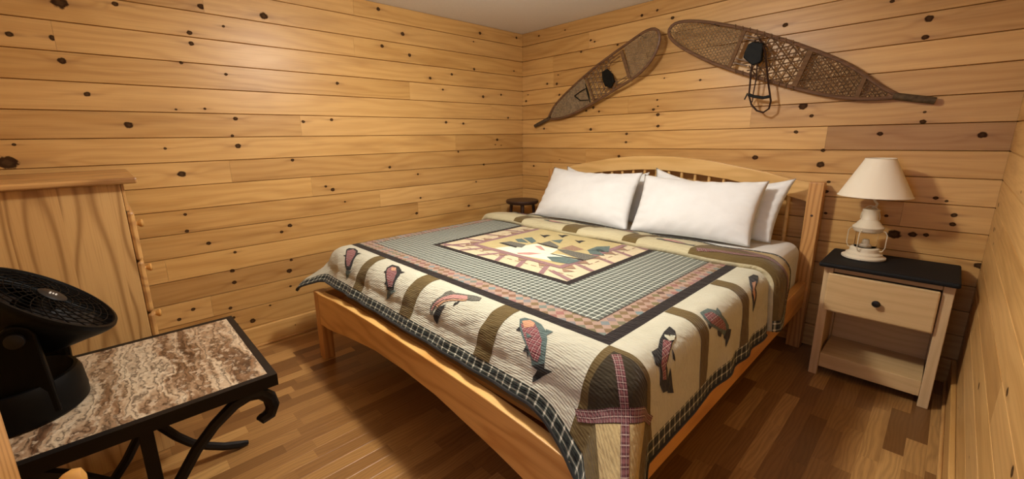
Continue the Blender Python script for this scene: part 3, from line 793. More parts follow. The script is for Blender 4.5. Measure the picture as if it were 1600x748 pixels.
# centre panel: frame, zigzag lattice and the scene
def band(a, b, w, mat, name='plaid_band', lift=0.0013, fn=None):
    a = np.array(a); b = np.array(b); d = b-a; d = d/np.linalg.norm(d); p = np.array([-d[1], d[0]])*w/2
    return patch(name, [tuple(a+p), tuple(b+p), tuple(b-p), tuple(a-p)], mat, quilt, lift, fn)
I0, I1 = QC_U-0.47, QC_U+0.47
J1 = QC_V+0.47
s0, s1, t0, t1 = QC_U-0.325, QC_U+0.325, 0.955, QC_V+0.33
N_ = 6
for k in range(N_+1):      # zigzag bands between scene and black frame
    ua = I0+0.02+(I1-I0-0.04)*k/N_
    ub = s0+(s1-s0)*min(1, max(0, (k+0.5)/N_)); uc = s0+(s1-s0)*min(1, max(0, (k-0.5)/N_))
    if k < N_: band((ua+.02, J1), (ua+.02+(0.07 if k < N_/2 else -0.07), t1), 0.026, M_mauve)
NV = 4
for side, so_, si in ((0, I0, s0), (1, I1, s1)):
    for k in range(NV+1):
        va = 0.97+(J1-0.99)*k/NV
        band((so_, va), (si, va-0.05), 0.026, M_mauve)
mo = (J1+t1)/2
for k in range(16):
    u_ = I0+0.06+k*0.055; band((u_, mo), (u_+.035, mo), 0.006, M_browncl, 'dash')
for k in range(9):
    v_ = 0.97+k*0.06
    for u_ in ((I0+s0)/2, (I1+s1)/2): band((u_, v_), (u_, v_+.036), 0.006, M_browncl, 'dash')
for a, b in (((s0-.01, t1), (s1+.01, t1)), ((s0, 0.96), (s0, t1+.01)), ((s1, 0.96), (s1, t1+.01))): band(a, b, 0.034, M_mauve, 'plaid_frame', 0.0022)
for (uu, vv_) in ((1.05, 1.63), (1.20, 1.63), (1.34, 1.635), (1.48, 1.63), (1.62, 1.63), (1.76, 1.62)):
    patch('print_triangle', [(uu-.04, vv_-.06), (uu+.035, vv_-.06), (uu, vv_-.02)], M_browncl, quilt, 0.0022)
for vv_ in (1.05, 1.17, 1.29, 1.41, 1.52):
    for uu, dr in ((s1+.02, 1), (s0-.02, -1)): patch('print_triangle', [(uu, vv_-.035), (uu+dr*.05, vv_), (uu, vv_+.035)], M_browncl, quilt, 0.0022)
patch('scene_panel', [(s0+.017, 0.955), (s1-.017, 0.955), (s1-.017, t1-.017), (s0+.017, t1-.017)], M_sky, quilt, 0.0024, label='straw coloured centre panel')
O4 = (740, 340, 0.175)
def sc_(name, pts, mat, lift=0.0034): return patch(name, crop_poly(pts, *O4), mat, quilt, lift)
sc_('snow_bank', [(190, 275), (300, 262), (480, 248), (570, 235), (640, 262), (760, 285), (690, 325), (800, 335), (940, 375), (820, 412), (600, 372), (400, 335)], M_pale, 0.0030)
sc_('pine_tree', [(440, 186), (520, 178), (560, 215), (520, 232), (490, 214)], M_teal)
sc_('pine_tree', [(368, 196), (430, 190), (492, 228), (400, 222)], M_teal)
sc_('cabin_roof', [(225, 228), (330, 214), (470, 244), (430, 272), (380, 264)], M_mottle)
sc_('ridge', [(226, 229), (262, 228), (392, 264), (378, 274)], M_ink, 0.0042)
sc_('pine_tree', [(590, 235), (680, 212), (765, 262), (730, 274)], M_mottle)
sc_('pine_tree', [(690, 208), (800, 198), (770, 232)], M_teal)
sc_('ridge', [(560, 232), (580, 230), (760, 275), (745, 282)], M_ink, 0.0042)
sc_('small_fish', [(545, 256), (600, 258), (640, 298), (600, 290)], M_pink)
sc_('small_fish', [(385, 318), (500, 314), (612, 325), (500, 336), (400, 331)], M_pink)
sc_('bear', [(775, 278), (880, 250), (985, 288), (900, 302)], M_browncl)
sc_('canoe', [(745, 286), (830, 290), (1115, 352), (985, 386), (800, 318)], M_mottle)
sc_('ridge', [(680, 328), (700, 327), (985, 380), (975, 388)], M_ink, 0.0042)
sc_('pine_tree', [(1005, 298), (1100, 262), (1218, 258), (1205, 312), (1140, 276)], M_teal)
sc_('pine_tree', [(1020, 300), (1090, 288), (1172, 340), (1040, 328)], M_teal)
sc_('water', [(650, 352), (800, 355), (960, 388), (850, 418), (700, 394)], M_teal, 0.0036)
for bx, by in ((635, 165), (795, 165), (945, 215)):
    sc_('bird', [(bx-45, by-12), (bx-10, by-4), (bx+20, by-8), (bx+55, by-2), (bx+20, by+6), (bx, by+18), (bx-20, by+6)], M_ink)

# olive stripes across the foot and side borders
HV0, HV1 = V_FOOT+0.002, V_FOOT+WB-0.075
for (ca, cb) in ((0.874, 0.948), (1.335, 1.43), (1.848, 1.925)):
    patch('stripe', [(ca, HV0), (cb, HV0), (cb, HV1), (ca, HV1)], M_olive, quilt, label='olive stripe')
HU0, HU1 = QC_U+QA+0.002, QC_U+QA+WB-0.075
for (ca, cb) in ((1.645, 1.712), (1.222, 1.300)):
    patch('stripe', [(HU0, ca), (HU1, ca), (HU1, cb), (HU0, cb)], M_olive, quilt, label='olive stripe')
# corner block hanging at the near corner
a0, b0, e_ = QC_U+QA, V_FOOT, WB-0.074
patch('corner_block', [(a0, b0), (a0+e_, b0), (a0+e_, b0+e_), (a0, b0+e_)], M_olive, quilt, 0.0012, label='olive corner block')
c1 = 0.318
patch('corner_arch', [(a0+.030, b0+.030), (a0+c1*.55, b0+.020), (a0+c1-.02, b0+.030), (a0+.030, b0+c1-.02), (a0+.020, b0+c1*.55)], M_dkolive, quilt, 0.0022)  # dark brown cloth arch sewn inside the olive block
patch('corner_kite', [(a0+c1-.045, b0+.070), (a0+e_-.004, b0+e_-.06), (a0+e_-.004, b0+e_-.004), (a0+e_-.06, b0+e_-.004), (a0+.070, b0+c1-.045)], M_tan, quilt, 0.0028, label='tan corner kite')
band((a0+.045, b0+.045), (a0+e_, b0+e_), 0.030, M_redplaid, 'plaid_band', 0.0048)
band((a0+c1-.004, b0+.004), (a0+.004, b0+c1-.004), 0.032, M_redplaid, 'plaid_band', 0.0040)

# fish
def fish(o4, specs):
    for nm, mat, lift, pts in specs: patch(nm, crop_poly(pts, *o4), mat, quilt, lift)
A_ = (520, 380, 0.1336)
fish(A_, [('fish_body', M_ink, .002, [(160, 75), (190, 58), (262, 63), (295, 90), (290, 130), (255, 185), (228, 262), (212, 312), (165, 322), (145, 255), (150, 150)]),
          ('fish_belly', M_fishplaid, .0032, [(172, 90), (240, 75), (272, 100), (262, 140), (225, 200), (200, 270), (170, 270), (162, 160)]),
          ('fish_tail', M_teal, .0032, [(160, 320), (215, 328), (242, 303), (190, 370), (165, 422), (158, 370)]),
          ('fish_fin', M_ink, .002, [(285, 112), (332, 120), (280, 142)]), ('fish_fin', M_ink, .002, [(150, 136), (122, 146), (152, 162)])])
fish(A_, [('fish_body', M_ink, .002, [(632, 290), (700, 252), (772, 272), (805, 320), (785, 375), (745, 430), (718, 545), (680, 562), (635, 545), (630, 460), (616, 370)]),
          ('fish_belly', M_fishplaid, .0032, [(645, 300), (705, 275), (745, 300), (752, 350), (725, 420), (700, 510), (655, 510), (642, 440), (630, 370)]),
          ('fish_cheek', M_peach, .0042, [(690, 290), (745, 290), (740, 325), (685, 325)]),
          ('fish_tail', M_teal, .0032, [(645, 558), (720, 548), (747, 556), (690, 592), (625, 662), (640, 600)]),
          ('fish_fin', M_ink, .002, [(795, 326), (848, 340), (790, 358)]), ('fish_fin', M_ink, .002, [(620, 316), (596, 340), (622, 352)]), ('fish_fin', M_ink, .002, [(632, 440), (605, 470), (635, 500)])])
fish((660, 440, 0.12036), [('trout_back', M_mottle, .002, [(98, 380), (108, 318), (140, 270), (260, 180), (300, 138), (370, 116), (430, 148), (590, 172), (700, 188), (772, 215), (740, 250), (640, 252), (580, 240), (420, 232), (280, 245), (190, 300), (140, 380), (150, 435), (112, 432)]),
          ('trout_stripe', M_pink, .0032, [(150, 300), (270, 205), (400, 172), (585, 190), (590, 232), (400, 222), (270, 240), (170, 310), (125, 380), (118, 360)]),
          ('trout_belly', M_peach, .0032, [(180, 310), (280, 248), (420, 234), (590, 236), (560, 250), (420, 248), (290, 262), (200, 330)]),
          ('fish_tail', M_ink, .0036, [(148, 436), (180, 370), (240, 320), (322, 293), (272, 350), (242, 420), (200, 548), (160, 490)]),
          ('fish_fin', M_ink, .002, [(398, 318), (420, 275), (497, 250), (460, 288)])])
fish((790, 480, 0.1739), [('fish_back', M_teal, .002, [(128, 108), (172, 96), (250, 116), (322, 156), (364, 218), (376, 290), (364, 400), (354, 500), (300, 545), (238, 522), (230, 462), (205, 400), (186, 340), (146, 250), (126, 170)]),
          ('fish_belly', M_fishplaid, .0032, [(138, 150), (262, 150), (300, 215), (328, 300), (318, 420), (292, 490), (250, 468), (215, 380), (180, 290)]),
          ('fish_cheek', M_peach, .0042, [(150, 130), (220, 122), (266, 150), (250, 182), (172, 192)]),
          ('fish_gill', M_teal, .0045, [(190, 232), (242, 272), (196, 278)]),
          ('fish_tail', M_ink, .0034, [(235, 520), (352, 505), (352, 548), (426, 574), (330, 622), (242, 680), (250, 620), (290, 565)]),
          ('fish_fin', M_teal, .002, [(360, 198), (430, 222), (370, 254)]), ('fish_fin', M_ink, .002, [(94, 206), (130, 172), (136, 218)]),
          ('fish_fin', M_ink, .002, [(190, 338), (158, 396), (190, 400), (200, 452), (216, 400)])])
B_ = (1000, 480, 0.1871)
fish(B_, [('fish_back', M_ink, .002, [(245, 163), (292, 200), (298, 250), (268, 300), (243, 380), (218, 480), (228, 600), (232, 690), (190, 712), (163, 640), (158, 500), (128, 482), (93, 375), (148, 340), (163, 270), (198, 208)]),
          ('fish_belly', M_fishplaid, .0032, [(188, 272), (258, 290), (230, 400), (205, 500), (212, 600), (182, 600), (168, 480), (178, 370)]),
          ('fish_gill', M_pale, .0036, [(200, 232), (262, 268), (292, 240), (280, 275), (240, 285), (202, 250)]),
          ('fish_fin', M_ink, .002, [(262, 343), (286, 400), (291, 450), (270, 430)]), ('fish_tail', M_ink, .0026, [(250, 498), (276, 712), (225, 712), (230, 600)])])
fish(B_, [('fish_back', M_teal, .002, [(498, 45), (560, 12), (632, 28), (702, 88), (738, 150), (738, 190), (700, 232), (650, 192), (578, 152), (528, 90)]),
          ('fish_belly', M_fishplaid, .0032, [(530, 60), (590, 40), (650, 75), (705, 140), (715, 190), (660, 175), (590, 135), (550, 95)]),
          ('fish_fin', M_teal, .002, [(640, 2), (672, 40), (682, 70), (630, 30)]), ('fish_fin', M_ink, .002, [(565, 140), (602, 152), (578, 186)]),
          ('fish_fin', M_ink, .002, [(645, 188), (682, 200), (672, 246), (650, 236)]), ('fish_tail', M_ink, .0026, [(722, 180), (756, 180), (745, 250), (712, 332), (712, 270), (694, 250)])])
fish((1160, 420, 0.1), [('fish_back', M_ink, .002, [(90, 130), (170, 90), (240, 110), (240, 190), (200, 300), (190, 560), (160, 680), (140, 420), (110, 250)]),
          ('fish_belly', M_peach, .0032, [(140, 220), (200, 200), (180, 320), (170, 520), (150, 380)])])

# turned-back head border
fold = sheet('folded_border', U0+0.05, U1-0.02, 0.64, 0.955, qF, M_qcream, quilt)
part('piping', MB().tube([qF(u, 0.641) for u in np.arange(U0+0.06, U1-0.02, 0.012)]+[qF(U1-0.021, v) for v in np.arange(0.65, 0.95, 0.012)], 0.005, 6), M_ink, quilt, True)
so = fold.modifiers.new('thick', 'SOLIDIFY'); so.thickness = 0.006; so.offset = -1.0
def fp(name, u0, u1, v0, v1, mat, l=0.0012): return patch(name, [(u0, v0), (u1, v0), (u1, v1), (u0, v1)], mat, quilt, l, qF)
for (ca, cb) in ((0.84, 0.92), (1.30, 1.40), (1.72, 1.80)): 
    fp('stripe', ca, cb, 0.655, 0.80, M_olive); fp('stripe', ca-0.05, cb-0.035, 0.80, 0.95, M_olive)
fp('corner_block', 2.06, U1-0.02, 0.655, 0.95, M_olive)
patch('corner_kite', [(2.20, 0.665), (2.62, 0.665), (2.60, 0.80), (2.44, 0.84)], M_tan, quilt, 0.0020, qF)
patch('plaid_band', [(2.08, 0.90), (2.64, 0.78), (2.64, 0.82), (2.10, 0.935)], M_redplaid, quilt, 0.0032, qF)
patch('plaid_band', [(2.16, 0.67), (2.20, 0.66), (2.42, 0.86), (2.38, 0.88)], M_redplaid, quilt, 0.0026, qF)
fp('hem_band', U0+0.05, U1-0.02, 0.640, 0.658, M_hem, 0.0022)
fp('hem_band', U1-0.085, U1-0.02, 0.64, 0.95, M_hem, 0.0036)
for (fu, fv, s) in ((0.70, 0.78, 1), (1.10, 0.84, 1), (1.60, 0.78, -1), (1.93, 0.86, 1)):
    pts = [(-.09, .0), (-.07, -.022), (-.02, -.034), (.04, -.026), (.09, -.008), (.12, -.03), (.125, .012), (.09, .008), (.04, .02), (-.03, .03), (-.075, .02)]
    patch('trout_back', [(fu+s*a, fv+b) for a, b in pts], M_mottle, quilt, 0.0018, qF)
    pts = [(-.05, .0), (-.03, -.018), (.04, -.012), (.08, 0), (.03, .012), (-.03, .018)]
    patch('trout_belly', [(fu+s*a, fv+b) for a, b in pts], M_pink, quilt, 0.003, qF)

# ------------------------------------------------------------------ pillows
def pillow(label, bl, br, tr, tl, th, seed, sag=0.02):
    bl, br, tr, tl = [np.array(p, float) for p in (bl, br, tr, tl)]
    c = (bl+br+tr+tl)/4; nn = np.cross(br-bl, tl-bl); nn /= np.linalg.norm(nn)
    if nn[1] > 0: nn = -nn
    rs = np.random.RandomState(seed)
    wv = [(rs.uniform(4, 16), rs.uniform(0, 2*PI), rs.uniform(0, 2*PI)) for _ in range(9)]
    N = 44; g = np.linspace(-1, 1, N)
    A, B = np.meshgrid(g, g, indexing='ij')
    pinch = 0.05
    a_ = A*(1-pinch*(1-B**2)); b_ = B*(1-pinch*1.4*(1-A**2))
    s = (a_+1)/2; t = (b_+1)/2
    base = ((1-s)*(1-t))[..., None]*bl+(s*(1-t))[..., None]*br+(s*t)[..., None]*tr+((1-s)*t)[..., None]*tl
    base = base-((1-A**2)*np.clip(b_, 0, 1)**1.5*sag)[..., None]*((tl-bl)/np.linalg.norm(tl-bl))
    prof = np.clip((1-np.abs(A)**2.6), 0, 1)**0.55*np.clip((1-np.abs(B)**2.6), 0, 1)**0.55
    bot = 1+0.18*(-B)   # heavier low
    wr = sum(np.sin(f*(A*math.cos(q)+B*math.sin(q))+p)/f for f, q, p in wv)
    edge = np.exp(-((1-np.maximum(abs(A), abs(B)))/0.25)**2)
    # gathers running in from the seams
    gath = 0.0035*edge*np.sin(26*A+4*np.sin(5*B))*(abs(B) > abs(A))+0.0035*edge*np.sin(22*B+3*np.sin(6*A))*(abs(A) >= abs(B))
    dsp = prof*th*bot+prof*0.012*wr+gath*np.clip(prof*4, 0, 1)
    F = base+nn*dsp[..., None]; K = base-nn*(prof*th*0.75)[..., None]
    vv = np.concatenate([F.reshape(-1, 3), K.reshape(-1, 3)]); idx = np.arange(N*N).reshape(N, N); ff = []
    for o_, fl in ((0, 1), (N*N, 0)):
        q = np.stack([idx[:-1, :-1], idx[1:, :-1], idx[1:, 1:], idx[:-1, 1:]], -1).reshape(-1, 4)+o_
        if not fl: q = q[:, ::-1]
        ff += [tuple(map(int, f)) for f in q]
    me = bpy.data.meshes.new('pillow'); loc = c.copy(); loc[2] = min(bl[2], br[2])
    me.from_pydata([tuple(p-loc) for p in vv], [], ff)
    bm = bmesh.new(); bm.from_mesh(me); bmesh.ops.remove_doubles(bm, verts=bm.verts[:], dist=1e-5)
    bmesh.ops.recalc_face_normals(bm, faces=bm.faces[:]); bm.to_mesh(me); bm.free()
    me.shade_smooth(); me.materials.append(M_cotton)
    o = bpy.data.objects.new('pillow', me); o.location = loc; COL.objects.link(o)
    return tag(o, label, 'pillow', 'white pillows at the head of the bed')
PZ = 0.682
pillow('white pillow at the front on the left side of the bed', (0.66, -0.575, PZ), (1.50, -0.575, PZ), (1.462, -0.33, 1.052), (0.672, -0.33, 1.06), 0.085, 1)
pillow('white pillow at the front beside the lamp side of the bed', (1.52, -0.585, PZ), (2.215, -0.505, PZ), (2.225, -0.32, 1.038), (1.475, -0.33, 1.040), 0.085, 2)
pillow('white pillow almost hidden behind the front left pillow', (0.72, -0.33, PZ), (1.46, -0.33, PZ), (1.44, -0.19, 1.045), (0.70, -0.19, 1.062), 0.06, 3, 0.06)
pillow('white pillow leaning on the headboard with its corner sticking out toward the lamp', (1.52, -0.36, PZ), (2.27, -0.33, PZ), (2.325, -0.20, 1.05), (1.485, -0.19, 1.078), 0.06, 4, 0.075)

# ------------------------------------------------------------------ nightstand
ns = thing('nightstand', 'light oak nightstand with black top, one drawer and open shelf', 'nightstand', (2.775, -0.25, 0))
def P_(nm, b, mat, bev=0.003, lab=None, par=None): return part(nm, MB().box(*b), mat, par or ns, bevel=bev, label=lab)
P_('top', (2.520, 3.022, -0.432, -0.035, 0.622, 0.646), M_nstop, 0.009, 'black top')
for x0, x1 in ((2.540, 2.578), (2.972, 3.010)):
    P_('leg', (x0, x1, -0.385, -0.350, 0.0, 0.6215), M_ns_z); P_('leg', (x0, x1, -0.085, -0.050, 0.0, 0.6215), M_ns_z)
    P_('side_panel', (x0+.010, x1-.010, -0.3495, -0.0855, 0.055, 0.6215), M_ns_z, 0.001)
P_('back_panel', (2.579, 2.971, -0.075, -0.067, 0.055, 0.62), M_ns_x, 0.001)
P_('apron', (2.579, 2.971, -0.375, -0.357, 0.590, 0.6215), M_ns_x, 0.002)
P_('bottom_rail', (2.579, 2.971, -0.377, -0.357, 0.050, 0.128), M_ns_x, 0.002)
P_('shelf', (2.579, 2.971, -0.356, -0.076, 0.112, 0.127), M_ns_x, 0.001)
P_('drawer_rail', (2.579, 2.971, -0.372, -0.357, 0.372, 0.388), M_ns_x, 0.001)
dr = P_('drawer', (2.560, 2.968, -0.404, -0.386, 0.384, 0.588), M_ns_x, 0.007)
part('drawer_box', MB().box(2.585, 2.965, -0.356, -0.10, 0.40, 0.57), M_ns_x, dr)
part('knob', MB().lathe([(0.006, 0.0), (0.006, 0.010), (0.0155, 0.016), (0.017, 0.021), (0.013, 0.026), (0.003, 0.028)], (2.764, -0.404, 0.478), 20, (0, -1, 0)), M_blackknob, dr, True, label='round black knob')

# ------------------------------------------------------------------ lantern lamp
LX, LY, LZ = 2.665, -0.19, 0.6465
lamp = thing('table_lamp', 'cream ship lantern table lamp with conical linen shade on the nightstand', 'table lamp', (LX, LY, LZ))
c = (LX, LY, LZ)
part('base', MB().lathe([(0.086, 0), (0.091, 0.004), (0.091, 0.012), (0.082, 0.017), (0.076, 0.021), (0.075, 0.028), (0.066, 0.033), (0.061, 0.038), (0.060, 0.055), (0.055, 0.060), (0.047, 0.061)], c, 48), M_cream_paint, lamp, True)
part('glass_chimney', MB().lathe([(0.046, 0.061), (0.046, 0.143)], c, 40).lathe([(0.0435, 0.143), (0.0435, 0.061)], c, 40), M_glass, lamp, True)
part('burner', MB().lathe([(0.022, 0.060), (0.022, 0.072), (0.014, 0.080), (0.012, 0.100), (0.007, 0.104)], c, 24), M_cream_paint, lamp, True)
part('cap', MB().lathe([(0.047, 0.141), (0.055, 0.144), (0.060, 0.151), (0.061, 0.160), (0.065, 0.165), (0.065, 0.170), (0.060, 0.175), (0.052, 0.184), (0.042, 0.199), (0.0355, 0.207), (0.0355, 0.211), (0.034, 0.213), (0.034, 0.254), (0.036, 0.258), (0.033, 0.263), (0.020, 0.267), (0.010, 0.268)], c, 48), M_cream_paint, lamp, True)
for k in range(4):
    a = PI/4+k*PI/2+0.5; dx, dy = math.cos(a), math.sin(a)
    P3 = [(0.058, 0.156), (0.074, 0.153), (0.083, 0.137), (0.083, 0.070), (0.074, 0.050), (0.060, 0.046)]
    part('wire_guard', MB().tube([(LX+dx*r, LY+dy*r, LZ+h) for r, h in P3], 0.0022, 6), M_wire, lamp, True)
loop = [(LX+0.0375*math.cos(t), LY-0.012*math.sin(t), LZ+0.216+0.066*math.sin(t)) for t in np.linspace(-0.1, PI+0.1, 18)]
part('bail_handle', MB().tube(loop, 0.0024, 6), M_wire, lamp, True)
part('neck', MB().tube([(LX, LY, LZ+0.264), (LX+.002, LY, LZ+0.270), (LX+.014, LY, LZ+0.276), (LX+.018, LY, LZ+0.292), (LX+.008, LY, LZ+0.305), (LX, LY, LZ+0.32), (LX, LY, LZ+0.50)], 0.0055, 8), M_wire, lamp, True)
n_ = 56; mb = MB(); R0, R1, H0, H1 = 0.148, 0.060, 0.333, 0.522
prof = [(R0, H0), (R1, H1), (R1-0.0025, H1), (R0-0.0025, H0)]
vv = [(LX+r*math.cos(2*PI*k/n_), LY+r*math.sin(2*PI*k/n_), LZ+h) for r, h in prof for k in range(n_)]
ff = [(i*n_+k, i*n_+(k+1) % n_, ((i+1) % 4)*n_+(k+1) % n_, ((i+1) % 4)*n_+k) for i in range(4) for k in range(n_)]
shd = part('lamp_shade', mb.add(vv, ff), M_shade, lamp, True)
for r, h in ((R0, H0), (R1, H1)):
    part('shade_rim', MB().tube([(LX+r*math.cos(t), LY+r*math.sin(t), LZ+h) for t in np.linspace(0, 2*PI, 40, endpoint=False)], 0.0025, 6, closed=True), M_shade, shd, True)
sp = MB()
for k in range(3): a = k*2*PI/3; sp.tube([(LX, LY, LZ+0.50), (LX+(R1+.004)*math.cos(a), LY+(R1+.004)*math.sin(a), LZ+0.512)], 0.0015, 5)
part('spider', sp, M_wire, shd)

# ------------------------------------------------------------------ stool behind the bed
SX, SY, SZ = 0.255, -0.275, 0.742
st = thing('stool', 'dark brown round wooden stool in the corner behind the bed', 'stool', (SX, SY, 0))
part('seat', MB().lathe([(0.10, SZ-0.036), (0.142, SZ-0.034), (0.150, SZ-0.024), (0.152, SZ-0.010), (0.146, SZ-0.002), (0.12, SZ), (0.02, SZ-0.004)], (SX, SY, 0), 40), M_stool, st, True)
fe = []
for k in range(4):
    a = PI/4+k*PI/2; top_ = np.array([SX+0.10*math.cos(a), SY+0.10*math.sin(a), SZ-0.034]); bt = np.array([SX+0.165*math.cos(a), SY+0.165*math.sin(a), 0.0])
    fe.append((top_, bt)); part('leg', MB().tube([top_, (top_+bt)/2, bt], [0.015, 0.016, 0.013], 12), M_stool, st, True)
for k in range(4):
    for fr in ((0.30, 0.62)[k % 2], 0.80):
        a, b = fe[k], fe[(k+1) % 4]; part('rung', MB().tube([a[0]+(a[1]-a[0])*fr, b[0]+(b[1]-b[0])*fr], 0.009, 10), M_stool, st, True)

# ------------------------------------------------------------------ chest of drawers
CX0, CX1, CY0, CY1, CH = 0.035, 0.77, -3.60, -3.072, 1.158
ch = thing('chest_of_drawers', 'tall pine chest of drawers standing against the left wall', 'chest of drawers', ((CX0+CX1)/2, (CY0+CY1)/2, 0))
part('side_panel', MB().box(CX1-0.019, CX1, CY0, CY1+0.006, 0.0, CH), M_chest_z, ch, bevel=0.002)
part('side_panel', MB().box(CX0, CX0+0.019, CY0, CY1+0.006, 0.0, CH), M_chest_z, ch, bevel=0.002)
part('back_panel', MB().box(CX0+.020, CX1-.020, CY0+.001, CY0+0.010, 0.05, CH-.002), M_chest_x, ch)
part('top', MB().box(CX0-0.012, CX1+0.030, CY0, CY1+0.058, CH+0.0005, CH+0.024), M_chest_y, ch, bevel=0.007)
part('plinth', MB().box(CX0+.020, CX1-.020, CY1-0.05, CY1-0.03, 0.0, 0.09), M_chest_x, ch)
zc = [(0.262, 0.120), (0.505, 0.1185), (0.737, 0.1085), (0.949, 0.0995)]
part('front_rail', MB().box(CX0+.001, CX1-0.001, CY1+0.007, CY1+0.016, 1.052, CH-0.001), M_chest_x, ch, bevel=0.002)
for z, hz in zc:
    dw = part('drawer', MB().box(CX0+0.004, CX1-0.001, CY1+0.007, CY1+0.030, z-hz, z+hz), M_chest_x, ch, bevel=0.010)
    part('drawer_box', MB().box(CX0+0.03, CX1-0.03, CY0+0.02, CY1+0.006, z-0.085, z+0.07), M_chest_x, dw)
    for kx in (0.41,):
        part('knob', MB().lathe([(0.011, 0.0), (0.009, 0.008), (0.008, 0.014), (0.016, 0.022), (0.019, 0.029), (0.016, 0.035), (0.004, 0.038)], (kx, CY1+0.030, z), 20, (0, 1, 0)), M_brass, dw, True, label='turned wooden knob')

# ------------------------------------------------------------------ iron end table
TX0, TX1, TY0, TY1, TZ = 0.968, 1.585, -3.47, -2.808, 0.600
tb = thing('side_table', 'black iron side table with banded brown marble top and scrolled legs', 'table', ((TX0+TX1)/2, (TY0+TY1)/2, 0))
rim = 0.022
fr = MB()
fr.box(TX0, TX0+rim, TY0, TY1, TZ-0.038, TZ).box(TX1-rim, TX1, TY0, TY1, TZ-0.038, TZ).box(TX0+rim, TX1-rim, TY0, TY0+rim, TZ-0.038, TZ).box(TX0+rim, TX1-rim, TY1-rim, TY1, TZ-0.038, TZ)
part('frame', fr, M_iron, tb)
part('tabletop', MB().box(TX0+rim+.0005, TX1-rim-.0005, TY0+rim+.0005, TY1-rim-.0005, TZ-0.02, TZ-0.0005), M_marble, tb, label='banded brown marble top')
yc = (TY0+TY1)/2; yc = -3.135
prof = [(0.268, 0.468), (0.272, 0.458), (0.296, 0.466), (0.306, 0.490), (0.300, 0.522), (0.278, 0.546), (0.245, 0.553), (0.205, 0.540), (0.150, 0.500), (0.098, 0.446), (0.049, 0.375), (0.0, 0.300), (-0.038, 0.232), (-0.075, 0.170), (-0.115, 0.118), (-0.165, 0.075), (-0.22, 0.040), (-0.275, 0.018), (-0.310, 0.011)]
rad = [0.013, 0.017, 0.02, 0.021, 0.0205, 0.02, 0.019, 0.018]+[0.0165]*10+[0.009]
for xp in (TX1-0.030, TX0+0.030):
    for s in (1, -1):
        dx = 0.0
        pts = [(xp+dx+0.0105*s, yc+s*a, z) for a, z in prof]
        part('leg', MB().tube(pts, rad, 8, flat=1.0), M_iron, tb, True)
    part('upright', MB().box(xp-0.014, xp+0.014, yc-0.016, yc+0.016, 0.26, TZ-0.038), M_iron, tb, bevel=0.003)
part('stretcher', MB().tube([(TX0+0.03, yc, 0.285), (TX1-0.03, yc, 0.285)], 0.011, 8), M_iron, tb, True)

# ------------------------------------------------------------------ fan
FB = np.array([1.295, -3.380, TZ])
fan = thing('fan', 'black round desk fan tilted back on the marble table', 'fan', tuple(FB))
bs = MB()   # rounded oval base
prof = [(0.138, 0.0), (0.144, 0.006), (0.144, 0.030), (0.140, 0.082), (0.132, 0.100), (0.124, 0.101), (0.112, 0.080), (0.085, 0.042), (0.02, 0.036)]
part('base', MB().lathe(prof, FB, 48), M_fan, fan, True)
az, tl_ = math.radians(84), math.radians(40)
nrm = Vector((math.sin(tl_)*math.cos(az), math.sin(tl_)*math.sin(az), math.cos(tl_)))
FC = Vector((1.255, -3.279, 0.882)); FR = 0.163
hub = FC-nrm*0.062
side = nrm.cross(Vector((0, 0, 1))).normalized()
for s in (1, -1):
    q = hub+side*s*(0.142)
    base_pt = Vector((FB[0], FB[1], 0))+Vector((side.x*s*0.10, side.y*s*0.10, 0))
    w0, w1 = 0.105, 0.036
    fw = side.cross(Vector((0, 0, 1))).normalized()
    lo1, lo2 = base_pt-fw*w0, base_pt+fw*w0
    t_ = 0.011
    vv = []
    ring = [(lo1.x, lo1.y, TZ+0.02), (lo2.x, lo2.y, TZ+0.02)]
    arc = [(q+fw*w1*math.cos(a)+Vector((0, 0, 1))*w1*math.sin(a)) for a in np.linspace(-0.2, PI+0.2, 9)]
    pts = [Vector(ring[1])]+[Vector(a) for a in arc]+[Vector(ring[0])]
    n_ = len(pts); vs2 = [p+side*t_ for p in pts]+[p-side*t_ for p in pts]
    m_ = MB(); m_.add([v[:] for v in vs2], [tuple(range(n_)), tuple(range(2*n_-1, n_-1, -1))]+[(i, (i+1) % n_, (i+1) % n_+n_, i+n_) for i in range(n_)])
    part('yoke_arm', m_, M_fan, fan, bevel=0.005)
    part('pivot_knob', MB().lathe([(0.018, 0), (0.020, 0.006), (0.018, 0.014), (0.006, 0.017)], q+side*s*t_, 20, (side*s)[:]), M_fan2, fan, True)
hd = part('housing', MB().lathe([(0.05, -0.125), (0.075, -0.122), (0.098, -0.105), (0.118, -0.075), (0.138, -0.045), (0.155, -0.022), (0.164, -0.006), (0.167, 0.004), (0.164, 0.012), (0.157, 0.013), (0.153, 0.006), (0.140, -0.012), (0.05, -0.03)], FC, 56, nrm[:]), M_fan, fan, True)
a_ = nrm.orthogonal().normalized(); b_ = nrm.cross(a_)
for i, r in enumerate((0.048, 0.066, 0.084, 0.102, 0.120, 0.138)):
    part('grille_ring', MB().tube([(FC+nrm*(0.018-0.010*(r/0.16)**2)+(a_*math.cos(t)+b_*math.sin(t))*r)[:] for t in np.linspace(0, 2*PI, 48, endpoint=False)], 0.0016, 5, closed=True), M_grille, hd, True)
for k in range(24):
    t0_ = 2*PI*k/24; pts = []
    for j in range(7):
        r = 0.030+(0.158-0.030)*j/6; t = t0_+0.55*(j/6)
        pts.append((FC+nrm*(0.0175-0.011*(r/0.16)**2)+(a_*math.cos(t)+b_*math.sin(t))*r)[:])
    part('grille_rib', MB().tube(pts, 0.0019, 5), M_grille, hd, True)
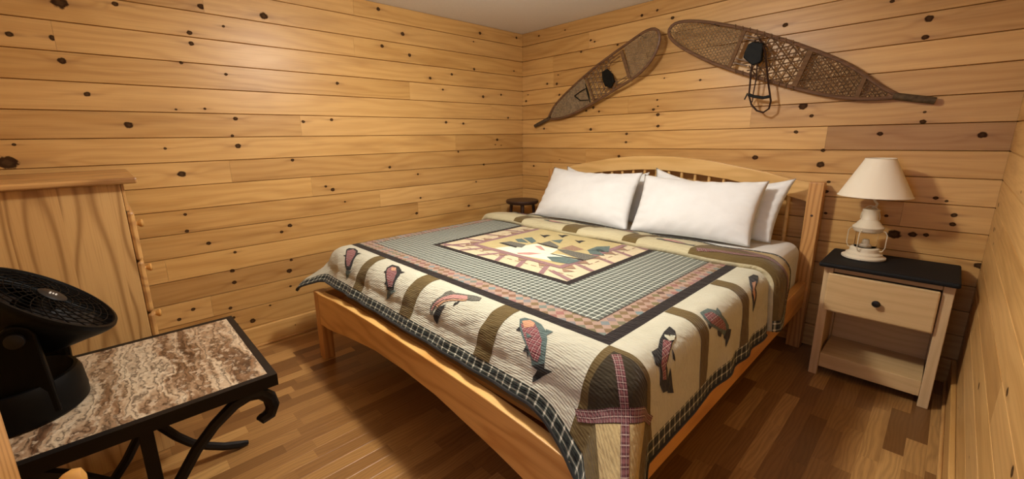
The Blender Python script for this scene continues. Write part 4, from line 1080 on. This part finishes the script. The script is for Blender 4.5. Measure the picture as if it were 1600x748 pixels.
part('hub_cap', MB().lathe([(0.034, 0.012), (0.034, 0.020), (0.030, 0.0225), (0.004, 0.0235)], FC, 32, nrm[:]), M_fan2, hd, True)
for k in range(5):
    t0_ = 2*PI*k/5; v1 = []
    for j in range(6):
        r = 0.03+0.02*j
        for w in (-1, 1):
            t = t0_+0.12*j+w*(0.30+0.04*j); v1.append((FC+nrm*(-0.012+w*0.008)+(a_*math.cos(t)+b_*math.sin(t))*r)[:])
    part('blade', MB().add(v1, [(2*j, 2*j+1, 2*j+3, 2*j+2) for j in range(5)]), M_fan2, hd, True)
# small silver mark on the hub: a little lettering-like plate
up_ = nrm.cross(side).normalized()
def onhub(u, v): return (FC+nrm*0.0238+side*u+up_*v)[:]
for (u, v, w, h) in ((0, 0.006, 0.016, 0.004), (0, -0.0005, 0.013, 0.0035), (0.002, -0.007, 0.018, 0.004)):
    part('maker_mark', MB().add([onhub(u-w/2, v-h/2), onhub(u+w/2, v-h/2), onhub(u+w/2, v+h/2), onhub(u-w/2, v+h/2)], [(0, 1, 2, 3)]), M_silver, hd)

# ------------------------------------------------------------------ cupboard edge at the lower left
e0 = CAM+ray(20, 703)*0.72
cb_x, cb_y = float(e0[0]), float(e0[1])
cup = thing('cupboard', 'knotty pine cupboard with wooden knob at the lower left edge of the view', 'cupboard', (cb_x+0.25, cb_y-0.12, 0))
part('body', MB().box(cb_x, cb_x+0.5, -DEP+0.021, cb_y-0.019, 0.0, 1.25), M_chest_z, cup, bevel=0.002)
cd = part('door', MB().box(cb_x+0.0005, cb_x+0.4995, cb_y-0.018, cb_y, 0.04, 1.245), M_bed_z, cup, bevel=0.003)
kp = CAM+ray(112, 750)*0.80
part('knob', MB().lathe([(0.012, 0), (0.010, 0.012), (0.010, 0.03), (0.020, 0.042), (0.0235, 0.055), (0.020, 0.067), (0.006, 0.073)], (float(kp[0]), cb_y, float(kp[2])-0.004), 24, (0, 1, 0)), M_brass, cd, True)

# ------------------------------------------------------------------ snowshoes
def seg_clip(poly, o, d):
    """intervals of the line o+t*d inside the polygon"""
    ts = []
    for i in range(len(poly)):
        a, b = np.array(poly[i]), np.array(poly[(i+1) % len(poly)]); e = b-a
        den = d[0]*e[1]-d[1]*e[0]
        if abs(den) < 1e-12: continue
        w = a-o; t = (w[0]*e[1]-w[1]*e[0])/den; s = (w[0]*d[1]-w[1]*d[0])/den
        if 0 <= s < 1: ts.append(t)
    ts.sort(); return [(ts[i], ts[i+1]) for i in range(0, len(ts)-1, 2)]
def snowshoe(label, top, bot, tail, depth, bars, secs, axis_deg):
    """top/bot: photo pixels of the two long rails from toe to tail neck; depth(px) distance from the wall"""
    def w3(p): return at_y(p[0], p[1], -depth(p[0]))
    T3 = [w3(p) for p in top]; B3 = [w3(p) for p in bot]; L3 = [w3(p) for p in tail]
    cen = (T3[len(T3)//2]+B3[len(B3)//2])/2
    root = thing('snowshoe', label, 'snowshoe', (float(cen[0]), 0.0, float(cen[2])), 'pair of snowshoes on the back wall')
    def smooth(P):
        P = np.array(P); t = np.concatenate([[0], np.cumsum(np.linalg.norm(np.diff(P, axis=0), axis=1))]); tt = np.linspace(0, t[-1], len(P)*3)
        Q = np.stack([np.interp(tt, t, P[:, k]) for k in range(3)], 1)
        for _ in range(3): Q[1:-1] = (Q[:-2]+2*Q[1:-1]+Q[2:])/4
        return Q
    loop = smooth(list(reversed(T3))+B3[1:])
    part('frame', MB().tube(loop, 0.0105, 8), M_shoe, root, True, label='bent wooden frame')
    part('tail', MB().tube([L3[0], (L3[0]+L3[1])/2, L3[1]], [0.017, 0.018, 0.0165], 10), M_tail, root, True)
    # depth as a function of world x (interpolated from the rails)
    allp = np.array(sorted([tuple(p) for p in T3+B3], key=lambda p: p[0]))
    def yx(X): return float(np.interp(X, allp[:, 0], allp[:, 1]))
    for a, b, wd_ in bars:
        A, B = w3(a), w3(b); d = (B-A)/np.linalg.norm(B-A); pr = np.array([d[2], 0, -d[0]])*wd_/2
        vv = []
        for q in (A, B):
            for s in (-1, 1):
                for y in (-0.007, 0.004): vv.append(q+pr*s+np.array([0, y, 0]))
        part('crossbar', MB().add(vv, [(0, 1, 3, 2), (4, 6, 7, 5), (0, 4, 5, 1), (2, 3, 7, 6), (0, 2, 6, 4), (1, 5, 7, 3)]), M_shoebar, root, bevel=0.002)
    rr = random.Random(5)
    for name, poly, sp_, rad_, mat, angs in secs:
        P2 = [tuple(w3(p)[[0, 2]]) for p in poly]; arr = np.array(P2); c0 = arr.mean(0); R0_ = max(np.linalg.norm(arr-c0, axis=1))
        mb = MB()
        for li, ang in enumerate(angs):
            t = math.radians(axis_deg+ang); d = np.array([math.cos(t), math.sin(t)]); nn = np.array([-d[1], d[0]])
            k = -R0_
            while k < R0_:
                o = c0+nn*(k+rr.uniform(-.12, .12)*sp_); dd = d+nn*rr.uniform(-.03, .03)
                for (ta, tb_) in seg_clip(P2, o-dd*3, dd):
                    if tb_-ta < 0.008: continue
                    pts = []
                    m = max(2, int((tb_-ta)/0.03)+1)
                    for q in np.linspace(ta, tb_, m):
                        p = (o-dd*3)+dd*q
                        pts.append((p[0], yx(p[0])+0.0025*(li-1)+0.0015*math.sin(q*90+li*2), p[1]))
                    mb.tube(pts, rad_, 4, cap=False)
                k += sp_
        part(name, mb, mat, root, kind='stuff', fix=False)
    return root, w3, depth
# right-hand snowshoe (large, toe towards the corner, tail to the right)
tR = [(1042, 49), (1044, 42), (1052, 36), (1066, 33), (1085, 32.5), (1110, 35), (1140, 40), (1180, 49), (1200, 55), (1240, 67), (1265, 76), (1300, 89), (1330, 103), (1350, 116), (1370, 131), (1388, 143), (1404, 149)]
bR = [(1042, 49), (1044, 56), (1052, 65), (1066, 75), (1085, 85), (1110, 97), (1140, 108), (1170, 117), (1200, 126), (1240, 137), (1280, 147), (1320, 153), (1350, 155.5), (1380, 154), (1404, 152)]
dR = lambda x: float(np.interp(x, [1042, 1150, 1250, 1400, 1470], [0.125, 0.072, 0.042, 0.030, 0.028]))
tri = (0, 60, 120)
sR, wR, _ = snowshoe('large webbed wooden snowshoe on the right, tail pointing to the right wall', tR, bR, [(1396, 150), (1462, 157.5)], dR,
    [((1164, 47), (1139, 106), 0.022), ((1268, 77), (1240, 136), 0.028), ((1353, 117), (1338, 154), 0.020)],
    [('toe_webbing', [(1046, 49), (1054, 38), (1085, 35), (1160, 47), (1137, 105), (1085, 82), (1056, 65)], 0.0165, 0.0020, M_raw, (30, 90, 150)),
     ('foot_webbing', [(1178, 51), (1200, 57), (1264, 77), (1237, 134), (1200, 124), (1166, 114), (1172, 95), (1186, 88)], 0.044, 0.0038, M_rawd, (30, 90, 150)),
     ('tail_webbing', [(1272, 80), (1300, 91), (1330, 106), (1352, 119), (1372, 135), (1393, 149), (1380, 152), (1350, 153), (1320, 151), (1280, 145), (1244, 136)], 0.0185, 0.0025, M_rawd, (30, 90, 150))], -24)
def cord(mb, pts, fn, dz, r, n=6):
    mb.tube([fn(p)-np.array([0, dz, 0]) for p in pts], r, n)
for pts in ([(1160, 54), (1186, 60)], [(1158, 59), (1186, 65)], [(1144, 90), (1170, 96)], [(1142, 97), (1168, 103)]):
    mb = MB(); cord(mb, pts, wR, 0.002, 0.0042); part('lashing', mb, M_rawd, sR, True)
mb = MB()
for fx in np.linspace(1150, 1240, 9):
    y = np.interp(fx, [p[0] for p in tR], [p[1] for p in tR]); q = wR((fx, y)); mb.tube([q+np.array([-0.003, -0.0, 0.014]), q+np.array([0, -0.015, 0.0]), q+np.array([0.003, 0.0, -0.014])], 0.004, 5)
    y = np.interp(fx, [p[0] for p in bR], [p[1] for p in bR]); q = wR((fx, y)); mb.tube([q+np.array([-0.003, -0.0, 0.014]), q+np.array([0, -0.015, 0.0]), q+np.array([0.003, 0.0, -0.014])], 0.004, 5)
part('lashing', mb, M_rawd, sR, True, kind='stuff')
def slab(poly, fn, dz, th):
    P3 = [fn(p)-np.array([0, dz, 0]) for p in poly]; n_ = len(P3); Q = [p-np.array([0, th, 0]) for p in P3]
    return MB().add(P3+Q, [tuple(range(n_)), tuple(range(2*n_-1, n_-1, -1))]+[(i, (i+1) % n_, (i+1) % n_+n_, i+n_) for i in range(n_)])
part('toe_binding', slab([(1166, 83), (1172, 70), (1180, 66), (1196, 68), (1193, 96), (1188, 100), (1178, 103), (1171, 97), (1164, 91)], wR, 0.012, 0.028), M_leather, sR, bevel=0.006, label='dark leather toe binding')
for pts, mt, r in (([(1183, 64), (1180, 72), (1178, 100), (1176, 118), (1173, 150), (1177, 164), (1185, 173), (1195, 176), (1204, 170), (1207, 158), (1203, 130), (1198, 80), (1190, 62)], M_strapl, 0.0052),
                   ([(1172, 148), (1180, 151), (1195, 153), (1206, 151)], M_leather, 0.009),
                   ([(1186, 100), (1184, 125), (1180, 146), (1178, 160)], M_strapl, 0.0035), ([(1171, 146), (1166, 156)], M_leather, 0.004)):
    mb = MB(); cord(mb, pts, wR, 0.034, r, 6); part('strap', mb, mt, sR, True)
# left-hand snowshoe
tL = [(1033, 52), (1031, 45), (1023, 42), (1008, 48), (983, 66), (962, 81), (932, 103), (904, 127), (881, 149), (866, 165), (861, 174), (857, 184)]
bL = [(1033, 52), (1033, 60), (1028, 77), (1016, 98), (998, 117), (972, 133), (947, 149), (922, 164), (896, 178), (876, 185), (866, 186.5), (857, 186)]
dL = lambda x: float(np.interp(x, [835, 880, 940, 1033], [0.028, 0.032, 0.05, 0.125]))
sL, wL, _ = snowshoe('webbed wooden snowshoe on the left, tail pointing down toward the room corner', tL, bL, [(860, 184), (836, 197)], dL,
    [((971, 79), (984, 122), 0.026), ((917, 124), (928, 157), 0.016)],
    [('toe_webbing', [(1030, 50), (1022, 44), (1008, 50), (975, 74), (986, 122), (998, 115), (1015, 96), (1027, 75)], 0.0125, 0.0021, M_raw, (30, 90, 150)),
     ('foot_webbing', [(960, 85), (932, 105), (913, 121), (926, 158), (947, 147), (972, 131), (960, 122), (950, 100)], 0.040, 0.0036, M_rawd, (30, 90, 150)),
     ('tail_webbing', [(912, 122), (904, 129), (881, 151), (868, 165), (862, 178), (860, 184), (876, 183), (896, 176), (924, 160)], 0.0105, 0.0030, M_raw, (30, 90, 150))], 27)
part('toe_binding', slab([(944, 113), (952, 108), (960, 116), (963, 128), (957, 138), (949, 135), (945, 126)], wL, 0.012, 0.026), M_leather, sL, bevel=0.005, label='dark leather toe binding')
for pts in ([(972, 80), (950, 97)], [(968, 88), (953, 99)], [(983, 117), (962, 130)], [(979, 124), (965, 133)]):
    mb = MB(); cord(mb, pts, wL, 0.002, 0.004); part('lashing', mb, M_rawd, sL, True)
mb = MB(); cord(mb, [(899, 150), (910, 142), (917, 138), (922, 156), (908, 157), (899, 150)], wL, 0.012, 0.0045); part('strap', mb, M_leather, sL, True)
mb = MB(); cord(mb, [(916, 132), (920, 145), (923, 160)], wL, 0.012, 0.004); part('strap', mb, M_leather, sL, True)
# nails that carry the two snowshoes
for fn, p, root in ((wR, (1118, 39), sR), (wL, (1000, 56), sL)):
    q = fn(p); part('nail', MB().tube([(q[0], -0.001, q[2]), (q[0], q[1]-0.014, q[2]+0.002)], 0.003, 8), M_iron, root)
